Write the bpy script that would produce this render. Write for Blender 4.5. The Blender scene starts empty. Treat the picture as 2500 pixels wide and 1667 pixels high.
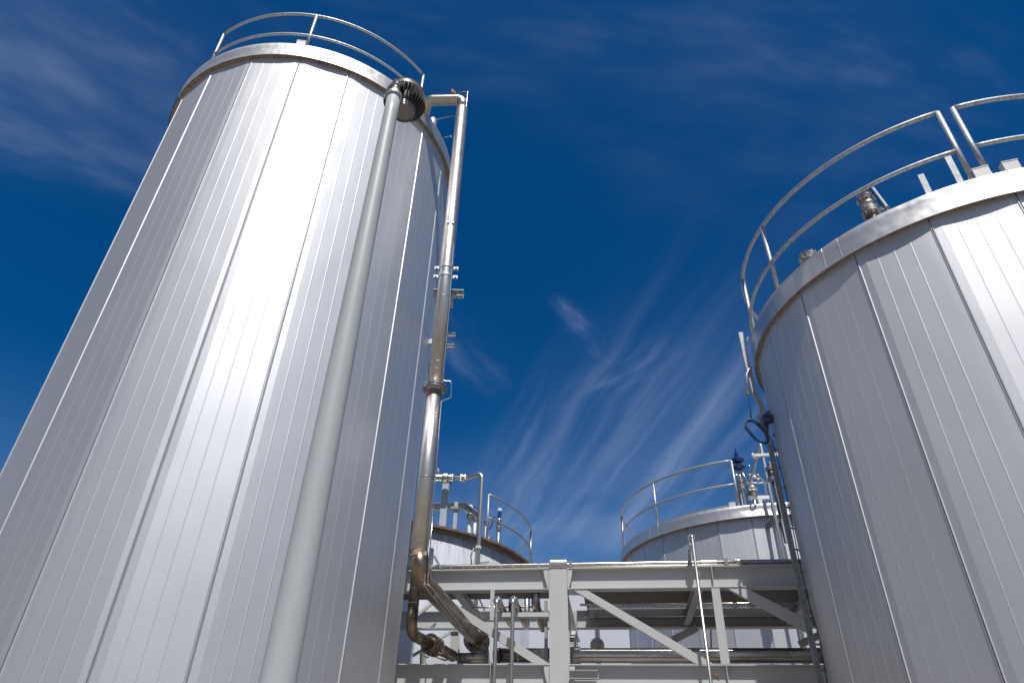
import bpy, math, random
from mathutils import Vector, Matrix
random.seed(7)
PI = math.pi
R_ = math.radians
# ------------------------------------------------------------------ calibration of the camera
F, CX, CY = 1650.0, 1250.0, 833.5
VX, VY = 1318.0, -1558.0
RR = math.hypot(VX - CX, CY - VY)
PITCH = math.atan(F / RR)
ROLL = math.atan2(VX - CX, CY - VY)
CAM = Vector((0, 0, 1.6))

def ray(px, py):
    u = (px - CX) / F; v = (CY - py) / F
    c, s = math.cos(ROLL), math.sin(ROLL)
    u2 = u * c - v * s; v2 = u * s + v * c
    cp, sp = math.cos(PITCH), math.sin(PITCH)
    return Vector((u2, cp - v2 * sp, sp + v2 * cp)).normalized()

def at(px, py, Y):
    d = ray(px, py); return CAM + d * (Y / d.y)
def atz(px, py, z):
    d = ray(px, py); return CAM + d * ((z - 1.6) / d.z)
def depth(P):
    d = P - CAM
    return d.y * math.cos(PITCH) + d.z * math.sin(PITCH)
def mpp(P):                      # metres per photograph pixel at a point
    return depth(P) / F
def zat(x, y, px, py):           # height where the vertical line through (x, y) meets the pixel's elevation
    d = ray(px, py)
    return 1.6 + math.hypot(x, y) * d.z / math.hypot(d.x, d.y)

# ------------------------------------------------------------------ scene helpers
scene = bpy.context.scene
col = scene.collection

def tag(o, label=None, cat=None, group=None, kind=None):
    if label: o['label'] = label
    if cat: o['category'] = cat
    if group: o['group'] = group
    if kind: o['kind'] = kind
    return o
def thing(name, loc, label, cat, group=None):
    o = bpy.data.objects.new(name, None); col.objects.link(o)
    o.location = loc; o.empty_display_size = .2
    o['wx'] = list(loc)
    return tag(o, label, cat, group)

def frame(t, up=None):
    t = t.normalized()
    if up is None: up = Vector((0, 0, 1))
    if abs(t.dot(up)) > .98: up = Vector((0, 1, 0)) if abs(t.y) < .9 else Vector((1, 0, 0))
    s = t.cross(up).normalized()
    return s, s.cross(t).normalized()

class MB:
    def __init__(s): s.v = []; s.f = []; s.sm = []; s.mi = []; s.cur = 0
    def add(s, vs, fs, smooth=False):
        n = len(s.v); s.v += [Vector(v) for v in vs]
        for f in fs: s.f.append([i + n for i in f]); s.sm.append(smooth); s.mi.append(s.cur)
        return s
    def box(s, c, size, X=None, Y=None, Z=None):
        X = X or Vector((1, 0, 0)); Y = Y or Vector((0, 1, 0)); Z = Z or Vector((0, 0, 1))
        c = Vector(c); a, b, d = [q / 2 for q in size]
        vs = [c + X * (i * a) + Y * (j * b) + Z * (k * d) for i in (-1, 1) for j in (-1, 1) for k in (-1, 1)]
        return s.add(vs, [(0, 1, 3, 2), (4, 6, 7, 5), (0, 4, 5, 1), (2, 3, 7, 6), (0, 2, 6, 4), (1, 5, 7, 3)])
    def sweep(s, prof, pts, up=None, smooth=False, closed=False, scale=None):
        pts = [Vector(p) for p in pts]; n = len(pts); m = len(prof); vs = []
        prev = None
        for i, p in enumerate(pts):
            if closed: t = (pts[(i + 1) % n] - pts[i - 1])
            elif i == 0: t = pts[1] - p
            elif i == n - 1: t = p - pts[i - 1]
            else: t = (pts[i + 1] - p).normalized() + (p - pts[i - 1]).normalized()
            t = t.normalized()
            k = 1.0
            if 0 < i < n - 1:
                k = 1 / max(.5, abs(t.dot((pts[i + 1] - p).normalized())))
            if up is not None: sd, u = frame(t, up)
            elif prev is None: sd, u = frame(t)
            else:
                sd = (prev - t * prev.dot(t)).normalized(); u = sd.cross(t).normalized()
            prev = sd
            q = scale[i] if scale else 1
            for a, b in prof: vs.append(p + sd * a * q + u * b * q)
        fs = []
        rng = n if closed else n - 1
        for i in range(rng):
            for j in range(m):
                a = i * m + j; b = i * m + (j + 1) % m; i2 = (i + 1) % n
                fs.append((a, b, i2 * m + (j + 1) % m, i2 * m + j))
        s.add(vs, fs, smooth)
        if not closed:
            k = len(s.v) - len(vs)
            s.f.append([k + j for j in range(m)][::-1]); s.sm.append(False); s.mi.append(s.cur)
            s.f.append([k + (n - 1) * m + j for j in range(m)]); s.sm.append(False); s.mi.append(s.cur)
        return s
    def tube(s, pts, r, seg=20, scale=None, closed=False):
        prof = [(r * math.cos(2 * PI * j / seg), r * math.sin(2 * PI * j / seg)) for j in range(seg)]
        return s.sweep(prof, pts, smooth=True, scale=scale, closed=closed)
    def lathe(s, o, axis, prof, seg=28, smooth=False):     # prof: (distance along axis, radius)
        o = Vector(o); axis = Vector(axis).normalized(); a, b = frame(axis); vs = []
        for h, r in prof:
            for j in range(seg):
                t = 2 * PI * j / seg
                vs.append(o + axis * h + (a * math.cos(t) + b * math.sin(t)) * r)
        fs = []
        for i in range(len(prof) - 1):
            for j in range(seg):
                fs.append((i * seg + j, i * seg + (j + 1) % seg, (i + 1) * seg + (j + 1) % seg, (i + 1) * seg + j))
        s.add(vs, fs, smooth)
        k = len(s.v) - len(vs); L = (len(prof) - 1) * seg
        s.f.append([k + j for j in range(seg)][::-1]); s.sm.append(False); s.mi.append(s.cur)
        s.f.append([k + L + j for j in range(seg)]); s.sm.append(False); s.mi.append(s.cur)
        return s
    b2 = False
    def hexbolt(s, c, axis, r, h):
        if s.b2:
            s.cur = 1; s.lathe(c, axis, [(0, r), (h, r)], 6); s.cur = 0; return s
        return s.lathe(c, axis, [(0, r), (h, r)], 6)
    def flange(s, c, axis, r, R, th, nb=8, gap=.006, bolts=True):
        """a pair of bolted pipe flanges meeting at c"""
        axis = Vector(axis).normalized(); a, b = frame(axis); c = Vector(c)
        e = th * .12
        for sg in (-1, 1):
            s.lathe(c + axis * sg * gap / 2, axis * sg,
                    [(0, R * .8), (.001, R - e), (e, R), (th - e, R), (th, R - e), (th + .001, r * 1.3), (th * 1.9, r * 1.04)], 32)
        s.lathe(c - axis * gap / 2, axis, [(0, R * .82), (gap, R * .82)], 24)
        if bolts:
            rb = (R + r * 1.1) / 2 + R * .04
            for k in range(nb):
                t = 2 * PI * (k + .5) / nb; d = a * math.cos(t) + b * math.sin(t)
                for sg in (-1, 1):
                    s.hexbolt(c + d * rb + axis * sg * (gap / 2 + th), axis * sg, R * .085, th * .55)
                    s.lathe(c + d * rb + axis * sg * (gap / 2 + th * 1.5), axis * sg, [(0, R * .045), (th * .7, R * .045)], 8)
        return s
    def build(s, name, mat, parent=None, loc=None):
        if parent is not None:
            q = parent
            while q.parent is not None: q = q.parent
            org = Vector(q['wx']) if 'wx' in q else q.location.copy()
        else: org = Vector(loc) if loc is not None else Vector((0, 0, 0))
        me = bpy.data.meshes.new(name)
        me.from_pydata([tuple(v - org) for v in s.v], [], s.f)
        mats = mat if isinstance(mat, (list, tuple)) else [mat]
        for m in mats: me.materials.append(M[m])
        me.polygons.foreach_set('use_smooth', s.sm)
        me.polygons.foreach_set('material_index', s.mi)
        me.update()
        o = bpy.data.objects.new(name, me); col.objects.link(o)
        if parent is not None: o.parent = parent
        else: o.location = org; o['wx'] = list(org)
        return o

def fillet(pts, r, n=8):
    pts = [Vector(p) for p in pts]; out = [pts[0]]
    for i in range(1, len(pts) - 1):
        a = pts[i - 1] - pts[i]; b = pts[i + 1] - pts[i]
        la, lb = a.length, b.length; a.normalize(); b.normalize()
        ang = a.angle(b)
        if ang > 3.1: out.append(pts[i]); continue
        rr = r[i - 1] if isinstance(r, (list, tuple)) else r
        d = min(rr / math.tan(ang / 2), la * .49, lb * .49); rr = d * math.tan(ang / 2)
        c = pts[i] + (a + b).normalized() * (rr / math.sin(ang / 2))
        p0 = pts[i] + a * d; p1 = pts[i] + b * d
        v0 = p0 - c; v1 = p1 - c; th = v0.angle(v1)
        for k in range(n + 1):
            f = k / n
            out.append(c + (v0 * math.sin((1 - f) * th) + v1 * math.sin(f * th)) / math.sin(th))
    out.append(pts[-1]); return out

def circ_pts(c, r, z, a0, a1, n=None):
    """arc on a tank: angle th measured from -Y towards +X"""
    n = n or max(2, int(abs(a1 - a0) / 2.5))
    return [Vector((c[0] + r * math.sin(R_(a0 + (a1 - a0) * i / n)), c[1] - r * math.cos(R_(a0 + (a1 - a0) * i / n)), z)) for i in range(n + 1)]

# ------------------------------------------------------------------ materials
M = {}
def lin(c):
    return tuple((x / 12.92 if x <= .04045 else ((x + .055) / 1.055) ** 2.4) for x in c) + (1,)
def mat(name, c1, metal=0., rough=.5, c2=None, vscale=3., vstretch=(1, 1, 1), vcon=(.35, .65), bumps=(), rvar=0., coat=0., spec=.5):
    m = bpy.data.materials.new(name); m.use_nodes = True; nt = m.node_tree; N = nt.nodes; L = nt.links
    b = N['Principled BSDF']; b.inputs['Metallic'].default_value = metal
    b.inputs['Roughness'].default_value = rough; b.inputs['Specular IOR Level'].default_value = spec
    if coat: b.inputs['Coat Weight'].default_value = coat; b.inputs['Coat Roughness'].default_value = .12
    tc = N.new('ShaderNodeTexCoord')
    def noise(scale, stretch=(1, 1, 1), detail=4, rgh=.55):
        mp = N.new('ShaderNodeMapping'); mp.inputs['Scale'].default_value = stretch
        n = N.new('ShaderNodeTexNoise'); n.inputs['Scale'].default_value = scale
        n.inputs['Detail'].default_value = detail; n.inputs['Roughness'].default_value = rgh
        L.new(tc.outputs['Object'], mp.inputs['Vector']); L.new(mp.outputs[0], n.inputs['Vector'])
        return n
    if c2 is None:
        b.inputs['Base Color'].default_value = tuple(c1) + (1,)
    else:
        n = noise(vscale, vstretch, 6, .62)
        mr = N.new('ShaderNodeMapRange'); mr.inputs['From Min'].default_value = vcon[0]; mr.inputs['From Max'].default_value = vcon[1]
        mx = N.new('ShaderNodeMix'); mx.data_type = 'RGBA'
        mx.inputs[6].default_value = tuple(c1) + (1,); mx.inputs[7].default_value = tuple(c2) + (1,)
        L.new(n.outputs['Fac'], mr.inputs['Value']); L.new(mr.outputs[0], mx.inputs[0]); L.new(mx.outputs[2], b.inputs['Base Color'])
        if rvar:
            m2 = N.new('ShaderNodeMapRange'); m2.inputs['From Min'].default_value = vcon[0]; m2.inputs['From Max'].default_value = vcon[1]
            m2.inputs['To Min'].default_value = rough; m2.inputs['To Max'].default_value = rough + rvar
            L.new(n.outputs['Fac'], m2.inputs['Value']); L.new(m2.outputs[0], b.inputs['Roughness'])
    prev = None
    for bs in bumps:
        sc, st, di = bs[:3]
        n = noise(sc, bs[3] if len(bs) > 3 else (1, 1, 1), 2)
        bp = N.new('ShaderNodeBump'); bp.inputs['Strength'].default_value = st; bp.inputs['Distance'].default_value = di
        L.new(n.outputs['Fac'], bp.inputs['Height'])
        if prev is not None: L.new(prev.outputs[0], bp.inputs['Normal'])
        prev = bp
    if prev is not None: L.new(prev.outputs[0], b.inputs['Normal'])
    M[name] = m
    return m, b, N, L, tc

mat('embossed aluminium cladding', (.70, .70, .715), .92, .53, (.625, .625, .645), 1.3, (1, 1, .35), (.3, .7),
    bumps=((.9, .35, .06, (1, 1, .5)), (75, .24, .005, (1, 1, .8))), rvar=.06)
mat('aluminium fascia', (.72, .71, .70), .90, .42, (.64, .63, .62), 2.0, bumps=((2.2, .5, .05), (60, .12, .003)), rvar=.08)
mat('soffit metal', (.42, .36, .29), .65, .5, (.28, .23, .18), 9, bumps=((30, .2, .004),))  # brown of the reflected ground is put into the base colour
mat('roof sheet', (.6, .6, .6), .9, .45, (.5, .5, .5), 2)
mat('galvanised steel', (.56, .585, .60), .75, .44, (.36, .38, .40), 26, vcon=(.38, .62), bumps=((60, .2, .003),), rvar=.14)
mat('dark galvanised steel', (.34, .355, .37), .7, .55, (.24, .25, .26), 18, bumps=((60, .2, .003),))
mat('brushed stainless steel', (.62, .58, .53), 1, .27, (.47, .42, .36), 2.2, (2, 2, 1), (.3, .72), bumps=((22, .06, .004),), rvar=.12)
mat('weathered stainless pipe', (.68, .655, .62), 1, .34, (.48, .45, .405), 3.2, (1.6, 1.6, .5), (.3, .75), bumps=((18, .10, .004),), rvar=.16)
mat('heat stained steel', (.40, .31, .20), 1, .27, (.13, .09, .065), 3.5, (1, .6, 1), (.32, .7), bumps=((18, .12, .004),), rvar=.16)
mat('dark stained steel', (.25, .21, .18), 1, .34, (.12, .10, .085), 4, bumps=((18, .12, .004),), rvar=.14)
mat('polished cladding', (.68, .66, .63), 1, .20, (.46, .40, .33), 3, (.6, 2, 5), (.35, .75), bumps=((5, .1, .02),), rvar=.12)
mat('polished steel fitting', (.74, .72, .68), 1, .20, (.50, .46, .40), 20, rvar=.15)
mat('flange steel', (.60, .585, .56), 1, .26, (.34, .31, .27), 14, rvar=.2)
mat('bolt steel', (.55, .53, .50), 1, .3)
mat('painted grey steel', (.53, .535, .525), 0, .42, (.49, .495, .485), 1.6, bumps=((40, .05, .003),), rvar=.1)
mat('painted pole', (.46, .48, .49), 0, .42, (.40, .425, .435), 3, (1, 1, .25), bumps=((35, .06, .003),), rvar=.1)
mat('cast grey housing', (.22, .225, .24), .35, .45, (.16, .16, .17), 12)
mat('dark heat sink', (.075, .07, .07), .0, .6, (.10, .094, .09), 8, spec=.3)
mat('lamp glass', (.30, .285, .25), .2, .22, (.13, .125, .115), 90, vcon=(.4, .6), bumps=((90, .8, .01),), coat=.6)
mat('white painted steel', (.78, .78, .75), 0, .42, (.70, .69, .66), 6)
mat('blue enamel', (.002, .022, .10), 0, .30, (.003, .028, .13), 6, coat=.3)
mat('blue instrument paint', (.02, .075, .30), 0, .32, (.03, .09, .33), 6)
mat('blue cable sheath', (.012, .06, .17), 0, .4)
mat('black rubber', (.02, .02, .02), 0, .5)
mat('white plastic', (.75, .78, .8), 0, .35)
mat('red tape', (.62, .02, .015), 0, .45)
mat('orange plastic', (.75, .30, .02), 0, .4)
mat('brass fitting', (.62, .48, .24), 1, .3)
mat('rusty steel', (.22, .10, .05), .3, .7, (.32, .17, .09), 20)
mat('brown rim steel', (.17, .10, .065), .3, .55, (.28, .21, .16), 4, (1, 1, 3), bumps=((20, .2, .006),))
mat('dark grating', (.10, .095, .09), .5, .6, (.19, .17, .15), 12, (1, 1, 1), bumps=((50, .5, .01),))
mat('pale wall', (.62, .63, .68), 0, .6, (.57, .58, .63), .6, bumps=((12, .1, .01),))
mat('feathers', (.22, .13, .085), 0, .75, (.34, .22, .15), 40, bumps=((90, .5, .003),))
mat('beak', (.10, .08, .06), 0, .4)
mat('concrete ground', (.27, .235, .20), 0, .9, (.20, .175, .15), .4, bumps=((6, .3, .02),))
mat('concrete plinth', (.42, .41, .39), 0, .85, (.33, .32, .3), 3)
mat('black slot', (.015, .015, .015), 0, .6)

# painted tank wall with rust runs below the rim
def painted_wall():
    m, b, N, L, tc = mat('painted tank wall', (.52, .54, .60), 0, .45, bumps=((.8, .10, .03), (30, .06, .004)))
    def noise(scale, st, det=5):
        mp = N.new('ShaderNodeMapping'); mp.inputs['Scale'].default_value = st
        n = N.new('ShaderNodeTexNoise'); n.inputs['Scale'].default_value = scale; n.inputs['Detail'].default_value = det
        L.new(tc.outputs['Object'], mp.inputs['Vector']); L.new(mp.outputs[0], n.inputs['Vector']); return n
    sx = N.new('ShaderNodeSeparateXYZ'); L.new(tc.outputs['Object'], sx.inputs[0])
    def mrange(src, a, c, d=0., e=1.):
        r = N.new('ShaderNodeMapRange'); r.inputs[1].default_value = a; r.inputs[2].default_value = c
        r.inputs[3].default_value = d; r.inputs[4].default_value = e; L.new(src, r.inputs[0]); return r.outputs[0]
    n1 = noise(14, (1, 1, .12)); n2 = noise(2.2, (1, 1, .6))
    h = mrange(sx.outputs[2], 5.9, 7.0)
    mu = N.new('ShaderNodeMath'); mu.operation = 'MULTIPLY'; L.new(mrange(n1.outputs[0], .45, .75), mu.inputs[0]); L.new(h, mu.inputs[1])
    mx = N.new('ShaderNodeMix'); mx.data_type = 'RGBA'; mx.inputs[6].default_value = (.55, .57, .63, 1); mx.inputs[7].default_value = (.27, .22, .20, 1)
    L.new(mu.outputs[0], mx.inputs[0])
    m2 = N.new('ShaderNodeMix'); m2.data_type = 'RGBA'; m2.inputs[7].default_value = (.42, .38, .38, 1)
    L.new(mx.outputs[2], m2.inputs[6]); L.new(mrange(n2.outputs[0], .52, .75, 0, .6), m2.inputs[0])
    L.new(m2.outputs[2], b.inputs['Base Color'])
painted_wall()

# ------------------------------------------------------------------ tanks
def tank_centre(az, D): return (D * math.sin(R_(az)), D * math.cos(R_(az)))
T1 = dict(c=tank_centre(-23.37, 11.5), R=2.991, o=.081, H=13.558, h=.381, s0=7.7, sp=17.45)
T2 = dict(c=tank_centre(39.84, 11.0), R=3.076, o=.072, H=8.127, h=.370, s0=-20.6, sp=-17.17)
T3 = dict(c=tank_centre(20.67, 23.4), R=4.371, o=.150, H=8.593, h=.336, s0=-21.4, sp=-11.9)
T4 = dict(c=tank_centre(-10.85, 20.0), R=4.454, o=.134, H=7.044, h=.073)

def on_tank(px, py, T, dr=0.):
    """where the pixel's ray meets the near side of the cylinder of radius R+dr"""
    d = ray(px, py); cx, cy = T['c']; r = T['R'] + dr
    a = d.x ** 2 + d.y ** 2; b = -2 * (d.x * cx + d.y * cy); c = cx * cx + cy * cy - r * r
    disc = b * b - 4 * a * c
    t = (-b - math.sqrt(disc)) / (2 * a) if disc > 0 else -b / (2 * a)
    return CAM + d * t

def clad_profile(T, rng, amp=1.):
    R = T['R']; sp = abs(T['sp']); sg = 1 if T['sp'] > 0 else -1
    n = int(round(360 / sp)); pts = []
    k0 = -(n // 2)
    for k in range(k0, k0 + n):
        a0 = T['s0'] + k * sp * 1.0
        w = sp if k < k0 + n - 1 else 360 - sp * (n - 1)
        deg = lambda m: math.degrees(m / R)
        rj = lambda q: R + rng.uniform(-q, q)
        # joint: both panel edges stand up as a low lip with a narrow dark groove between them
        am = a0 + w * .5075; tilt = rng.uniform(-.006, .006); dd = R - .006
        flat_r = lambda a: dd + (dd / math.cos(R_(a - am)) - dd) * .72 + tilt * (a - am) * .1745
        e1, e2 = a0 + w * .115, a0 + w * .90
        rs = R + .010
        for off, dr in ((-.026, 0), (-.014, .012), (-.0075, .013), (-.0065, -.022), (.0065, -.022), (.0075, .011), (.010, .010), (.018, .0)):
            pts.append((a0 + deg(off), rs + dr * amp))
        pts.append((e1, flat_r(e1)))
        for q in (.27, .485, .70):
            c = a0 + w * q
            for off, dr in ((-.009, 0), (0, .0020), (.009, 0)):
                pts.append((c + deg(off), flat_r(c + deg(off)) + dr * amp))
        pts.append((e2, flat_r(e2)))
    return pts

def make_shell(T, root, seed, mname='embossed aluminium cladding'):
    rng = random.Random(seed); prof = clad_profile(T, rng); cx, cy = T['c']; n = len(prof)
    mb = MB(); zt = T['H'] - T['h'] + .02
    vs = []
    for z in (0.12, zt):
        for a, r in prof: vs.append((cx + r * math.sin(R_(a)), cy - r * math.cos(R_(a)), z))
    mb.add(vs, [(j, (j + 1) % n, n + (j + 1) % n, n + j) for j in range(n)])
    return mb.build('shell', mname, root)

def make_rim(T, root, seed, dents=()):
    rng = random.Random(seed); cx, cy = T['c']; Ro = T['R'] + T['o']; H, h = T['H'], T['h']
    mb = MB(); n = 180; vs = []
    zs = [H - h, H - h * .75, H - h * .5, H - h * .25, H - .012, H]
    for i, z in enumerate(zs):
        for j in range(n):
            a = 360 * j / n
            r = Ro + (.004 if i == 0 else 0) - (.012 if i == 5 else 0)
            for (da, dz, w, hh, am) in dents:
                t = ((a - da + 180) % 360 - 180) / w
                r -= am * math.exp(-t * t) * math.exp(-((z - (H - h * dz)) / hh) ** 2)
            vs.append((cx + r * math.sin(R_(a)), cy - r * math.cos(R_(a)), z))
    fs = [(i * n + j, i * n + (j + 1) % n, (i + 1) * n + (j + 1) % n, (i + 1) * n + j) for i in range(len(zs) - 1) for j in range(n)]
    mb.add(vs, fs, True)
    # sheet joints with rivets
    for a in (-150, -62, -2 if T is T1 else -57.5, 95, 170):
        for dz in (.15, .38, .62, .85):
            p = Vector((cx + Ro * math.sin(R_(a)), cy - Ro * math.cos(R_(a)), H - h * dz)); nn = Vector((math.sin(R_(a)), -math.cos(R_(a)), 0))
            mb.lathe(p, nn, [(-.002, .006), (.003, .005)], 8)
        c0 = circ_pts(T['c'], Ro + .002, H - h / 2, a + .15, a + .28, 1)[0]; nn = Vector((math.sin(R_(a)), -math.cos(R_(a)), 0))
        mb.box(c0, (.003, .004, h * .97), Vector((math.cos(R_(a)), math.sin(R_(a)), 0)), nn)
    f = mb.build('fascia', 'aluminium fascia', root)
    # soffit: pleated drip edge, every fold a small step
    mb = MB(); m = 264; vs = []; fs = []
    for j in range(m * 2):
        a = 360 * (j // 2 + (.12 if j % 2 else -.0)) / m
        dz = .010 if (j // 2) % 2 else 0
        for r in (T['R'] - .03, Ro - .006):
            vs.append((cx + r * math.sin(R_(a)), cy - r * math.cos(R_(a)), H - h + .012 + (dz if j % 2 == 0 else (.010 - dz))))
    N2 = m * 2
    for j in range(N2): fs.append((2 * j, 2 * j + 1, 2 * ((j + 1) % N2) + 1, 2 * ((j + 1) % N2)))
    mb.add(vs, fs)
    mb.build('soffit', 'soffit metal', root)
    # shallow cone roof
    mb = MB(); mb.lathe((cx, cy, H), (0, 0, 1), [(-.014, Ro - .014), (.0, Ro - .05), (.22, Ro * .5), (.42, .15)], 90)
    mb.build('roof', 'roof sheet', root)
    return f

def rail(T, root, a0, a1, posts, ht, hm, r=.026, feet=(), braces=(), dr=-.02, name='guardrail'):
    cx, cy = T['c']; R = T['R'] + dr; H = T['H']
    g = MB(); g.tube(circ_pts(T['c'], R, H + ht, a0, a1), r, 12)
    o = g.build(name, 'galvanised steel', root)
    m = MB(); m.tube(circ_pts(T['c'], R, H + hm, a0, a1), r * .92, 12); m.build('mid_rail', 'galvanised steel', o)
    for p in posts:
        q = circ_pts(T['c'], R, 0, p, p + 1, 1)[0]
        m = MB(); m.tube([(q.x, q.y, H - .02), (q.x, q.y, H + ht - .004)], r * 1.02, 12)
        nn = Vector((math.sin(R_(p)), -math.cos(R_(p)), 0)); tt = Vector((nn.y, -nn.x, 0))
        m.box(Vector((q.x, q.y, H + .035)), (.08, .012, .14), tt, nn)
        for sx in (-1, 1): m.hexbolt(Vector((q.x, q.y, H + .05)) + tt * .03 * sx + nn * .008, nn, .009, .01)
        m.build('post', 'galvanised steel', o)
    for p in feet:
        q = circ_pts(T['c'], R + .02, 0, p, p + 1, 1)[0]; nn = Vector((math.sin(R_(p)), -math.cos(R_(p)), 0)); tt = Vector((nn.y, -nn.x, 0))
        m = MB(); m.box(Vector((q.x, q.y, H + .075)), (.17, .10, .17), tt, nn); m.box(Vector((q.x, q.y, H + .165)), (.18, .11, .012), tt, nn)
        m.build('post_foot_cover', 'white painted steel', o)
    return o

def plinth(T, root, ex=.1):
    m = MB(); m.lathe((T['c'][0], T['c'][1], 0), (0, 0, 1), [(0, T['R'] + ex), (.1, T['R'] + ex), (.12, T['R'] + ex - .02)], 90)
    m.build('plinth', 'concrete plinth', root)

Z = Vector((0, 0, 1))
# --- the tall tank at the left
t1 = thing('storage_tank', (T1['c'][0], T1['c'][1], 0), 'tall ribbed aluminium clad tank at the left, standing behind the grey lamp pole', 'tank', 'metal clad storage tanks')
make_shell(T1, t1, 11); make_rim(T1, t1, 3, dents=((30, .5, 7, .12, .008), (-15, .6, 9, .12, .006))); plinth(T1, t1)
rail(T1, t1, -33, 56, (-33, 8, 56), 1.17, .46, r=.030, feet=(6.2,))
for a_, b_ in (((1063, 293), (1110, 283)), ((1086, 336), (1103, 333))):
    MB().tube(fillet([at(a_[0], a_[1], 9.6), at(b_[0] - 3, b_[1], 9.0), at(b_[0], b_[1] + 3, 9.0)], .02, 4), .011, 8).build('stay_rod', 'galvanised steel', t1)
q_ = at(1057, 294, 9.75); MB().lathe((q_.x, q_.y, T1['H'] - .02), Z, [(0, .09), (q_.z - T1['H'] + .02, .09), (q_.z - T1['H'] + .05, .06)], 20, True).build('roof_cap', 'galvanised steel', t1)
# --- the near right tank
t2 = thing('storage_tank', (T2['c'][0], T2['c'][1], 0), 'near aluminium clad tank at the right edge, its guardrail split by a gap', 'tank', 'metal clad storage tanks')
make_shell(T2, t2, 23); make_rim(T2, t2, 5, dents=((-72, .3, 2.2, .09, .035), (-69, .7, 1.6, .10, -.014), (-41, .25, 2.5, .09, .022), (-44, .5, 5, .12, .010), (-92, .5, 8, .12, .008))); plinth(T2, t2)
rail(T2, t2, -26.3, -205, (-26.3, -80.9, -106, -150), 1.38, .60, r=.034, feet=(-24.4,))
rail(T2, t2, -23.0, 60, (-23.0, 30), 1.38, .60, r=.034, feet=(-18.6,))
# --- the far right tank
t3 = thing('storage_tank', (T3['c'][0], T3['c'][1], 0), 'lower clad tank behind the steel truss, between the open sky and the near right tank', 'tank', 'metal clad storage tanks')
make_shell(T3, t3, 37); make_rim(T3, t3, 8, dents=((-20, .35, 5, .09, .045), (-12, .6, 5, .10, .02), (-45, .5, 8, .1, .01))); plinth(T3, t3)
rail(T3, t3, -24.8, -205, (-24.8, -59.5, -99.7, -150), 1.42, .70, r=.036, feet=(-27.0,))
m = MB(); m.sweep([(-.004, -.07), (.004, -.07), (.004, .07), (-.004, .07)], circ_pts(T3['c'], T3['R'] - .06, T3['H'] + .06, -28, -175), up=Vector((0, 0, 1)))
m.build('toe_board', 'galvanised steel', t3)

# --- the painted tank
t4 = thing('storage_tank', (T4['c'][0], T4['c'][1], 0), 'pale painted tank with rust brown rim, behind the truss and beside the tall tank', 'tank')
cx, cy = T4['c']
m = MB(); m.lathe((cx, cy, 0), (0, 0, 1), [(0, T4['R']), (3.5, T4['R'] ), (T4['H'] - .07, T4['R'])], 140, True); m.build('shell', 'painted tank wall', t4)
m = MB(); Ro = T4['R'] + T4['o']; n = 160; vs = []
for r, z in ((T4['R'] - .02, 6.985), (T4['R'] + .012, 6.90), (T4['R'] + .03, 6.985), (Ro, 6.99), (Ro, 7.044), (Ro - .3, 7.060)):
    for j in range(n): a = 2 * PI * j / n; vs.append((cx + r * math.sin(a), cy - r * math.cos(a), z))
m.add(vs, [(i * n + j, i * n + (j + 1) % n, (i + 1) * n + (j + 1) % n, (i + 1) * n + j) for i in range(5) for j in range(n)])
m.build('rim', 'brown rim steel', t4)
m = MB(); m.lathe((cx, cy, 7.03), (0, 0, 1), [(0, Ro - .28), (.35, .2)], 80); m.build('roof', 'roof sheet', t4)
rail(T4, t4, 47, 190, (47, 86, 120), 1.19, .58, r=.028, dr=.03)

# ------------------------------------------------------------------ steel truss (pipe rack)
nl = math.hypot(.15, 1)
U = Vector((1, -.15, 0)) / nl; V = Vector((.15, 1, 0)) / nl; Z = Vector((0, 0, 1))
C0 = 11.195
def tp(u, v, z): return U * u + V * (C0 + v) + Z * z
def on(px, py, v=0.):
    d = ray(px, py); t = (C0 + v) / d.dot(V); P = CAM + d * t
    return P.dot(U), P.z
def onp(px, py, v=0.):
    u, z = on(px, py, v); return tp(u, v, z)

def iprof(h, w, tf=.014, tw=.009):
    a, b = w / 2, h / 2
    return [(-a, -b), (a, -b), (a, -b + tf), (tw / 2, -b + tf), (tw / 2, b - tf), (a, b - tf), (a, b), (-a, b), (-a, b - tf), (-tw / 2, b - tf), (-tw / 2, -b + tf), (-a, -b + tf)]
def uprof(h, w, t=.008):
    a, b = w / 2, h / 2
    return [(-a, -b), (a, -b), (a, -b + t), (-a + t, -b + t), (-a + t, b - t), (a, b - t), (a, b), (-a, b)]
def lprof(a, t=.008):
    return [(0, 0), (a, 0), (a, t), (t, t), (t, a), (0, a)]
def rprof(w, h): return [(-w / 2, -h / 2), (w / 2, -h / 2), (w / 2, h / 2), (-w / 2, h / 2)]

rack = thing('pipe_rack', tuple(tp(-.81, 0, 0)), 'light grey painted steel truss carrying pipes between the tanks across the lower right', 'steel truss')
P = 'painted grey steel'
ZT, ZTB, ZL = 4.84, 4.505, 3.408
def beam(p0, p1, h, w, name='beam', up=Z, tf=.014, tw=.009, mt=P):
    return MB().sweep(iprof(h, w, tf, tw), [p0, p1], up=up).build(name, mt, rack)
colu0, colu1 = -.962, -.664; colc = (colu0 + colu1) / 2
def column(u, v, zt, w=.298, d=.28, name='column'):
    # H column, its flange faces the camera
    pr = iprof(d, w, .016, .010)
    return MB().sweep([(a, b) for a, b in pr], [tp(u, v, 0), tp(u, v, zt)], up=-V).build(name, P, rack)
column(colc, .14, 4.872); column(colc, 2.85, 4.80)
uL, uR = -6.2, 5.6
def two(z0, z1, v, w=.2, name='top_chord'):
    for a, b in ((uL, colu0 - .003), (colu1 + .003, uR)):
        beam(tp(a, v, (z0 + z1) / 2), tp(b, v, (z0 + z1) / 2), z1 - z0, w, name)
two(ZTB, ZT, .06); two(ZL - .36, ZL, .06, .2, 'bottom_chord')
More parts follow.
